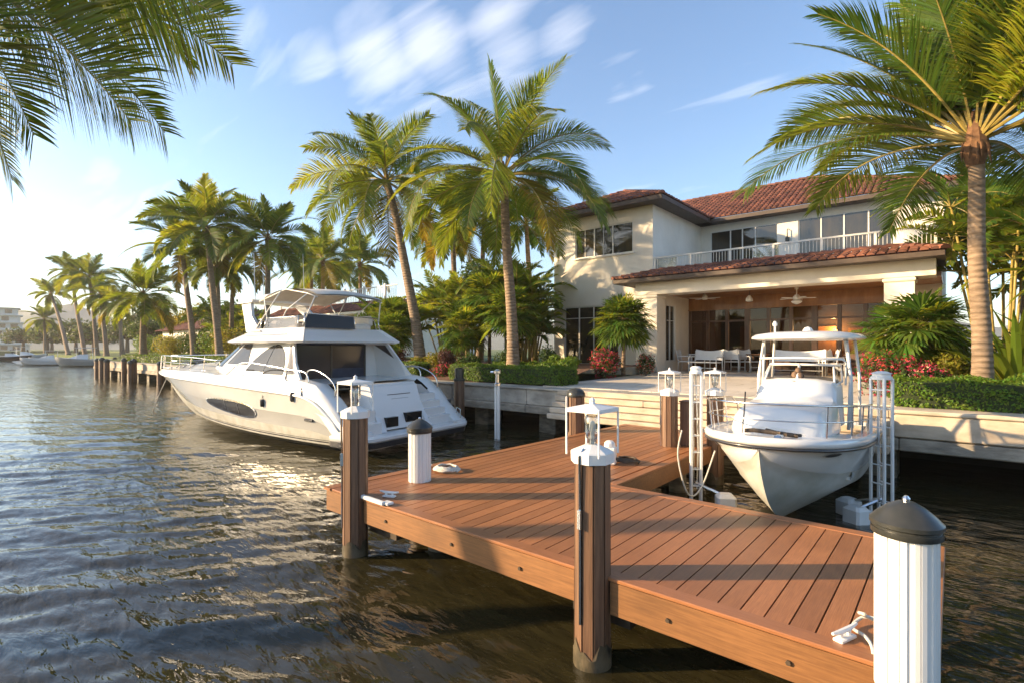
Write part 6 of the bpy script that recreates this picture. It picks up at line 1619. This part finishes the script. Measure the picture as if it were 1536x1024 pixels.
def small_boat():
    t = thing('motor_boat', 'white open motor boat with hard top hanging in its lift, bow towards the camera', 'boat', (-1.97, 11.95, 0.06), R(-90 + 1.5)); t.scale = (1, .84, 1)
    #   local x towards the bow
    tab = [(0, .0, .95, .42, 1.08, .80, 1.15, 1.06), (1.5, -.02, .98, .44, 1.10, .84, 1.18, 1.10), (2.8, .0, .92, .50, 1.08, .90, 1.19, 1.16), (3.6, .04, .74, .58, 1.00, .97, 1.16, 1.21), (4.2, .22, .5, .68, .84, 1.03, 1.06, 1.25), (4.6, .48, .28, .80, .62, 1.08, .87, 1.27), (4.85, .76, .1, .93, .38, 1.12, .62, 1.285), (5.0, 1.0, .02, 1.05, .16, 1.17, .36, 1.29), (5.06, 1.18, .0, 1.19, .03, 1.22, .12, 1.295)]
    mb, K = hull_loft(tab, 48, None, [1, 1, 1, 1, 0, 0, 0, 0]); mb.build('hull', [M['gel'], M['bottom']], t, smooth=True, sharp=40)
    # gunwale, a thick rounded white rim with a dark rub strip under it
    top = [(s_, b, z) for s_, b, z in K]
    loop = top + [(s_, -b, z) for s_, b, z in K[::-1]]
    a = MB(); a.tube([(x * 1.0, y * 1.0, z + .03) for x, y, z in loop], .06, 10); a.build('gunwale', M['gel'], t, smooth=True)
    a = MB(); a.tube([(x + .03, y * 1.03, z - .04) for x, y, z in loop], .02, 6); a.build('rub_strip', M['stripe'], t, smooth=True)
    # foredeck and side decks
    rings = []
    for s_, b, z in K:
        if s_ < 3.2: continue
        zc_ = z + .06 + .03 * min(1, (5.06 - s_) / .8); rings.append([(s_, y * b, z + .05 + (zc_ - z - .05) * (1 - y * y)) for y in np.linspace(-1, 1, 9)])
    a = MB(); a.loft(rings, False, (False, False)); a.build('foredeck', M['gel'], t, smooth=True)
    a = MB(); a.boxp((.1, -.92, .62), (3.3, .92, .66)); a.build('cockpit_floor', M['gel'], t)
    for sg in (-1, 1):
        a = MB(); a.loft([[(s_, sg * b, z + .04), (s_, sg * (b - .2), z + .06), (s_, sg * (b - .23), z + .03), (s_, sg * (b - .24), .64)] for s_, b, z in K if s_ <= 3.3], False, (False, False)); a.build('side_deck', M['gel'], t, smooth=True, sharp=40)
    # cabin trunk rising from the foredeck to the windscreen, then console
    rings = []
    for s_, hw, z in ((4.32, .50, 1.38), (4.22, .60, 1.50), (4.14, .63, 1.60), (4.02, .65, 1.63), (3.3, .70, 1.67), (2.98, .68, 1.71), (2.9, .64, 1.80), (2.82, .62, 1.93), (2.7, .62, 1.97), (2.25, .64, 2.0)):
        rings.append([(s_, hw + .07, 1.28), (s_, hw + .03, z - .12), (s_, hw - .05, z - .02), (s_, hw * .5, z + .02), (s_, 0, z + .03), (s_, -hw * .5, z + .02), (s_, -hw + .05, z - .02), (s_, -hw - .03, z - .12), (s_, -hw - .07, 1.28)])
    a = MB(); a.loft(rings, False, (False, False)); a.poly(rings[-1][::-1]); a.poly(rings[0]); a.build('cabin_trunk', M['gel'], t, smooth=True, sharp=40)
    a = MB(); a.boxp((2.2, -.62, .66), (2.28, .62, 1.9)); a.build('console', M['gel'], t)
    a = MB(); a.box((3.35, 0, 1.665), (.42, .4, .03), bev=.012); a.build('deck_hatch', M['vinyl'], t)
    # windscreen
    lo = [(2.35, .68, 1.95), (2.62, .6, 1.90), (2.78, .3, 1.84), (2.82, 0, 1.83), (2.78, -.3, 1.84), (2.62, -.6, 1.90), (2.35, -.68, 1.95)]; hi = [(2.1, .62, 2.20), (2.34, .54, 2.20), (2.46, .27, 2.21), (2.49, 0, 2.21), (2.46, -.27, 2.21), (2.34, -.54, 2.20), (2.1, -.62, 2.20)]
    a = MB()
    for i in range(6): a.quad(lo[i], lo[i + 1], hi[i + 1], hi[i])
    w_ = a.build('windscreen', M['clear'], t, smooth=True)
    a = MB(); a.tube(hi, .022, 6); a.tube(lo, .016, 6)
    for i in (0, 1, 3, 5, 6): a.tube([lo[i], hi[i]], .02 if i != 3 else .026, 6)
    a.build('windscreen_frame', M['white'], w_, smooth=True)
    a = MB(); a.tube([(2.4, .74, 1.9), (2.3, .74, 2.25), (2.5, .7, 2.3), (2.66, 0, 2.32), (2.5, -.7, 2.3), (2.3, -.74, 2.25), (2.4, -.74, 1.9)], .018, 6); a.build('grab_rail', M['white'], t, smooth=True)
    # steering wheel and figure-like brown bundle on the dash
    a = MB(); a.lathe((2.62, -.02, 1.96), [(.19, -.03), (.21, .0), (.05, .03)], 14); a.build('dash_tray', M['stripe'], t)
    a = MB(); 
    for (x, y, z, r_) in ((2.6, .03, 2.02, .075), (2.6, -.05, 2.04, .07), (2.58, .0, 2.11, .06), (2.6, -.09, 2.0, .05)):
        a.lathe((x, y, z), [(r_ * .4, -r_ * .9), (r_ * .9, -r_ * .5), (r_, 0), (r_ * .8, r_ * .6), (.01, r_)], 9)
    a.build('rope_bundle', M['orangebrown'], t, smooth=True)
    # hard top on four legs
    T = []
    for (z, k) in ((2.60, .90), (2.625, 1.0), (2.655, 1.0), (2.70, .93), (2.745, .6), (2.755, .25)):
        ring = []
        for i in range(32):
            an = 2 * pi * i / 32; ca, sa = cos(an), sin(an); ring.append((1.75 + k * .92 * abs(ca) ** .6 * (1 if ca > 0 else -1), k * .98 * abs(sa) ** .6 * (1 if sa > 0 else -1), z + .02 * (1 - abs(sa)) * 0))
        T.append(ring)
    a = MB(); a.loft(T, True); a.build('hard_top', M['gel'], t, smooth=True, sharp=45)
    a = MB(); a.lathe((1.75, .0, 2.75), [(.08, 0), (.1, .02), (.06, .07), (.0, .09)], 10); a.tube([(1.75, -.62, 2.7), (1.75, -.62, 2.9)], .02, 6); a.lathe((1.75, -.62, 2.86), [(.04, 0), (.05, .04), (.02, .09)], 8); a.build('antenna_base', M['white'], t)
    for sg in (-1, 1):
        for pth in (((2.35, .78, 1.2), (2.25, .80, 2.0), (2.15, .72, 2.64)), ((2.05, .80, 1.2), (2.0, .78, 2.0), (2.2, .70, 2.63)), ((1.2, .84, 1.15), (1.15, .82, 2.0), (1.25, .75, 2.63))):
            a = MB(); a.tube([(x, sg * y, z) for x, y, z in pth], .028, 8); a.build('top_leg', M['white'], t, smooth=True)
    # bow rail
    tr = []
    for s_, b, z in [k for k in K if k[0] >= 2.6]: tr.append((s_ + .06, max(.0, b - .02), z + .50))
    rl = tr + [(x, -y, z) for x, y, z in tr[::-1]]
    rl = [(2.45, 1.12, 1.2), (2.5, 1.13, 1.5)] + rl + [(2.5, -1.13, 1.5), (2.45, -1.12, 1.2)]
    a = MB(); a.tube(rl, .014, 6); a.tube([(x - .02, y * .99, z - .2) for x, y, z in rl[4:-4]], .009, 5); a.build('bow_rail', M['steel'], t, smooth=True)
    for i in range(4, len(tr), 5):
        x, y, z = tr[i]
        for sg in (-1, 1): a = MB(); a.tube([(x, sg * y, z), (x - .06, sg * max(0, y - .03), z - .46)], .012, 5); a.build('stanchion', M['steel'], t)
    # anchor gear on the foredeck
    a = MB(); a.tube([(4.62, .42, 1.37), (4.62, .1, 1.385), (4.60, -.2, 1.39), (4.62, -.33, 1.38)], .03, 6); a.tube([(4.55, .45, 1.37), (4.7, .28, 1.38)], .022, 6); a.tube([(4.5, -.05, 1.4), (4.66, .2, 1.39)], .02, 6); a.build('anchor', M['timber_dark'], t)
    a = MB(); a.box((4.86, .22, 1.36), (.16, .12, .07), bev=.02); a.tube([(4.86, .2, 1.36), (5.0, .14, 1.33)], .02, 6); a.build('bow_cleat', M['steel'], t)
    a = MB(); a.tube([(4.7, -.35, 1.36), (4.62, -.34, 1.62), (4.66, -.31, 1.9)], .011, 5); a.build('flag_staff', M['stripe'], t)
    # hull eyes
    def side(s_, z):
        v = interp(tab, s_); bc, zc, bk, zkn, bs, zs = v[1:]
        return bk + .015 + (bs - bk) * min(1, (z - zkn) / (zs - zkn)) if z > zkn else bc + (bk - bc) * (z - zc) / (zkn - zc)
    for sg in (-1, 1):
        for s_, z, l in ((4.42, 1.14, .13), (3.3, 1.10, .10)):
            a = MB(); a.add([(s_ + l * cos(k * pi / 6), sg * (side(s_ + l * cos(k * pi / 6), z + .026 * sin(k * pi / 6)) + .012), z + .026 * sin(k * pi / 6)) for k in range(12)], (tuple(range(12)),)); a.build('hull_vent', M['stripe'], t)
    # outboard engine
    a = MB(); a.box((-.35, 0, 1.15), (.5, .42, .6), bev=.12); a.build('engine_cowl', M['gel'], t); a = MB(); a.boxp((-.42, -.08, -.2), (-.2, .08, .9)); a.build('engine_leg', M['stripe'], t)
    a = MB(); a.box((1.35, 0, 1.0), (.5, .8, .6), bev=.08); a.box((1.12, 0, 1.45), (.12, .8, .45), bev=.05); a.build('helm_seat', M['canvas'], t)
    return t
small_boat()
mb = MB(); mb.tube(smoothpath([(-3.08, 7.55, 1.32), (-3.12, 7.5, .95), (-3.05, 7.6, .45), (-2.98, 7.75, .32), (-2.9, 7.95, .5), (-2.82, 8.2, .95)]), .012, 6)
solo(mb, 'hanging_line', M['rope'], 'white line hanging in a loop below the left gunwale of the small boat', 'rope', (-3.0, 7.7, .3), smooth=True)

# far boats along the left bank
def far_boat(label, x, y, rz, L, hullm, top=True, cabin=True, name='moored_boat', group='small boats moored along the left bank', h=1.0):
    t = thing(name, label, 'boat', (x, y, 0), rz, group=group); w = L * .19
    tab = [(-L / 2, -.3, w * .85, .1, w, .5 * h, w * 1.02, .85 * h), (0, -.3, w * .85, .12, w, .55 * h, w * 1.05, .92 * h), (L * .25, -.25, w * .6, .2, w * .85, .65 * h, w * .98, 1.02 * h), (L * .42, .05, w * .18, .45, w * .4, .85 * h, w * .55, 1.15 * h), (L * .5, .8 * h, 0, .85 * h, .02, 1.0 * h, .05, 1.2 * h)]
    mb, K = hull_loft(tab, 20, None, [1, 1, 1, 0, 0, 0, 0, 0]); mb.build('hull', [M[hullm], M['bottom']], t, smooth=True, sharp=30)
    a = MB(); a.loft([[(s_, y * b, z - .02) for y in (-1, -.5, 0, .5, 1)] for s_, b, z in K], False, (False, False)); a.build('deck', M['gel'], t)
    if cabin:
        a = MB(); a.loft([[(L * .28, y, .95 * h) for y in (-w * .5, w * .5)] + [(L * .28, w * .5, .96 * h), (L * .28, -w * .5, .96 * h)], [(L * .1, -w * .7, .9 * h), (L * .1, w * .7, .9 * h), (L * .08, w * .6, 1.5 * h), (L * .08, -w * .6, 1.5 * h)], [(-L * .08, -w * .7, .9 * h), (-L * .08, w * .7, .9 * h), (-L * .08, w * .6, 1.55 * h), (-L * .08, -w * .6, 1.55 * h)]], True); a.build('cabin', M['gel'], t)
        a = MB(); a.loft([[(L * .105, -w * .62, 1.1 * h), (L * .105, w * .62, 1.1 * h), (L * .085, w * .58, 1.85 * h), (L * .085, -w * .58, 1.85 * h)], [(L * .07, -w * .62, 1.2 * h), (L * .07, w * .62, 1.2 * h), (L * .06, w * .58, 1.85 * h), (L * .06, -w * .58, 1.85 * h)]], True); a.build('windscreen', M['tint'], t)
    if top:
        a = MB(); a.box((-L * .02, 0, 2.35 * h), (L * .34, w * 1.6, .09), bev=.04); a.build('canopy', M['canvas'], t)
        for i in (-1, 1):
            for j in (-1, 1): a = MB(); a.tube([(-L * .02 + i * L * .14, j * w * .7, .85 * h), (-L * .02 + i * L * .14, j * w * .7, 2.32 * h)], .03, 5); a.build('canopy_pole', M['white'], t)
    a = MB(); a.box((-L * .5 - .2, 0, .8 * h), (.45, .5, .7), bev=.1); a.build('engine', M['black'], t)
    return t
far_boat('blue grey centre console boat with a pale canopy at the end of the left seawall', at(127, 17.6), 17.6, R(250), 6.5, 'silver', h=1.1)
far_boat('low white open boat second from the right among the far moored boats', at(76, 17.0), 17.0, R(262), 5.5, 'gel', top=True, h=.9)
far_boat('white cabin boat with a canopy, third from the right among the far boats', at(36, 17.2), 17.2, R(80), 7, 'gel', h=1.2)
far_boat('low dark hulled boat at the left picture edge', at(14, 14.6), 14.6, R(75), 6.5, 'stripe', top=False)
far_boat('small white boat in front of the low open boat on the far bank', at(60, 14.2), 14.2, R(255), 4.5, 'gel', top=False, cabin=False)
def jetski(label, x, y, rz):
    t = thing('jet_ski', label, 'jet ski', (x, y, .1), rz); a = MB()
    a.loft([[(-1.5, -.5, 0), (-1.5, .5, 0), (-1.5, .45, .35), (-1.5, -.45, .35)], [(0, -.55, -.05), (0, .55, -.05), (0, .5, .45), (0, -.5, .45)], [(1.1, -.35, .15), (1.1, .35, .15), (1.1, .3, .55), (1.1, -.3, .55)], [(1.6, -.05, .4), (1.6, .05, .4), (1.6, .05, .5), (1.6, -.05, .5)]], True); a.build('hull', M['gel'], t)
    a = MB(); a.box((-.5, 0, .6), (1.3, .34, .3), bev=.1); a.build('seat', M['black'], t); a = MB(); a.tube([(.35, -.35, .95), (.45, 0, .9), (.35, .35, .95)], .03, 6); a.tube([(.45, 0, .9), (.7, 0, .5)], .06, 6); a.build('handlebar', M['black'], t)
jetski('dark seated jet ski floating before the far boats', at(40, 13.0), 13.0, R(258))
for i, (px_, yy, lb) in enumerate(((18, 40, 'tiny white boat on the far water at the left edge'), (4, 34, 'tiny pale boat at the far shore, leftmost'), (33, 52, 'tiny white boat at the far shore below the apartment house'))):
    D = 250 + 12 * i; cx2 = (px_ - 768) / 784 * D
    far_boat(lb, cx2 * cos(HDG) - D * sin(HDG), cx2 * sin(HDG) + D * cos(HDG), R(160), 9, 'gel', group='tiny boats on the far shore')
# ---------------------------------------------------------------- far-off air (after everything it wraps)
m, t_, out_ = nt('haze_air')
pv_ = t_.nodes.new('ShaderNodeVolumePrincipled'); pv_.inputs['Density'].default_value = 0.00038; pv_.inputs['Color'].default_value = (1.0, 0.95, 0.88, 1); pv_.inputs['Anisotropy'].default_value = 0.1
link(t_, pv_.outputs[0], out_.inputs['Volume'])
a = MB(); a.boxp((-1000, -500, -2.2), (700, 1100, 66)); hz_o = a.build('haze', m); hz_o['kind'] = 'stuff'
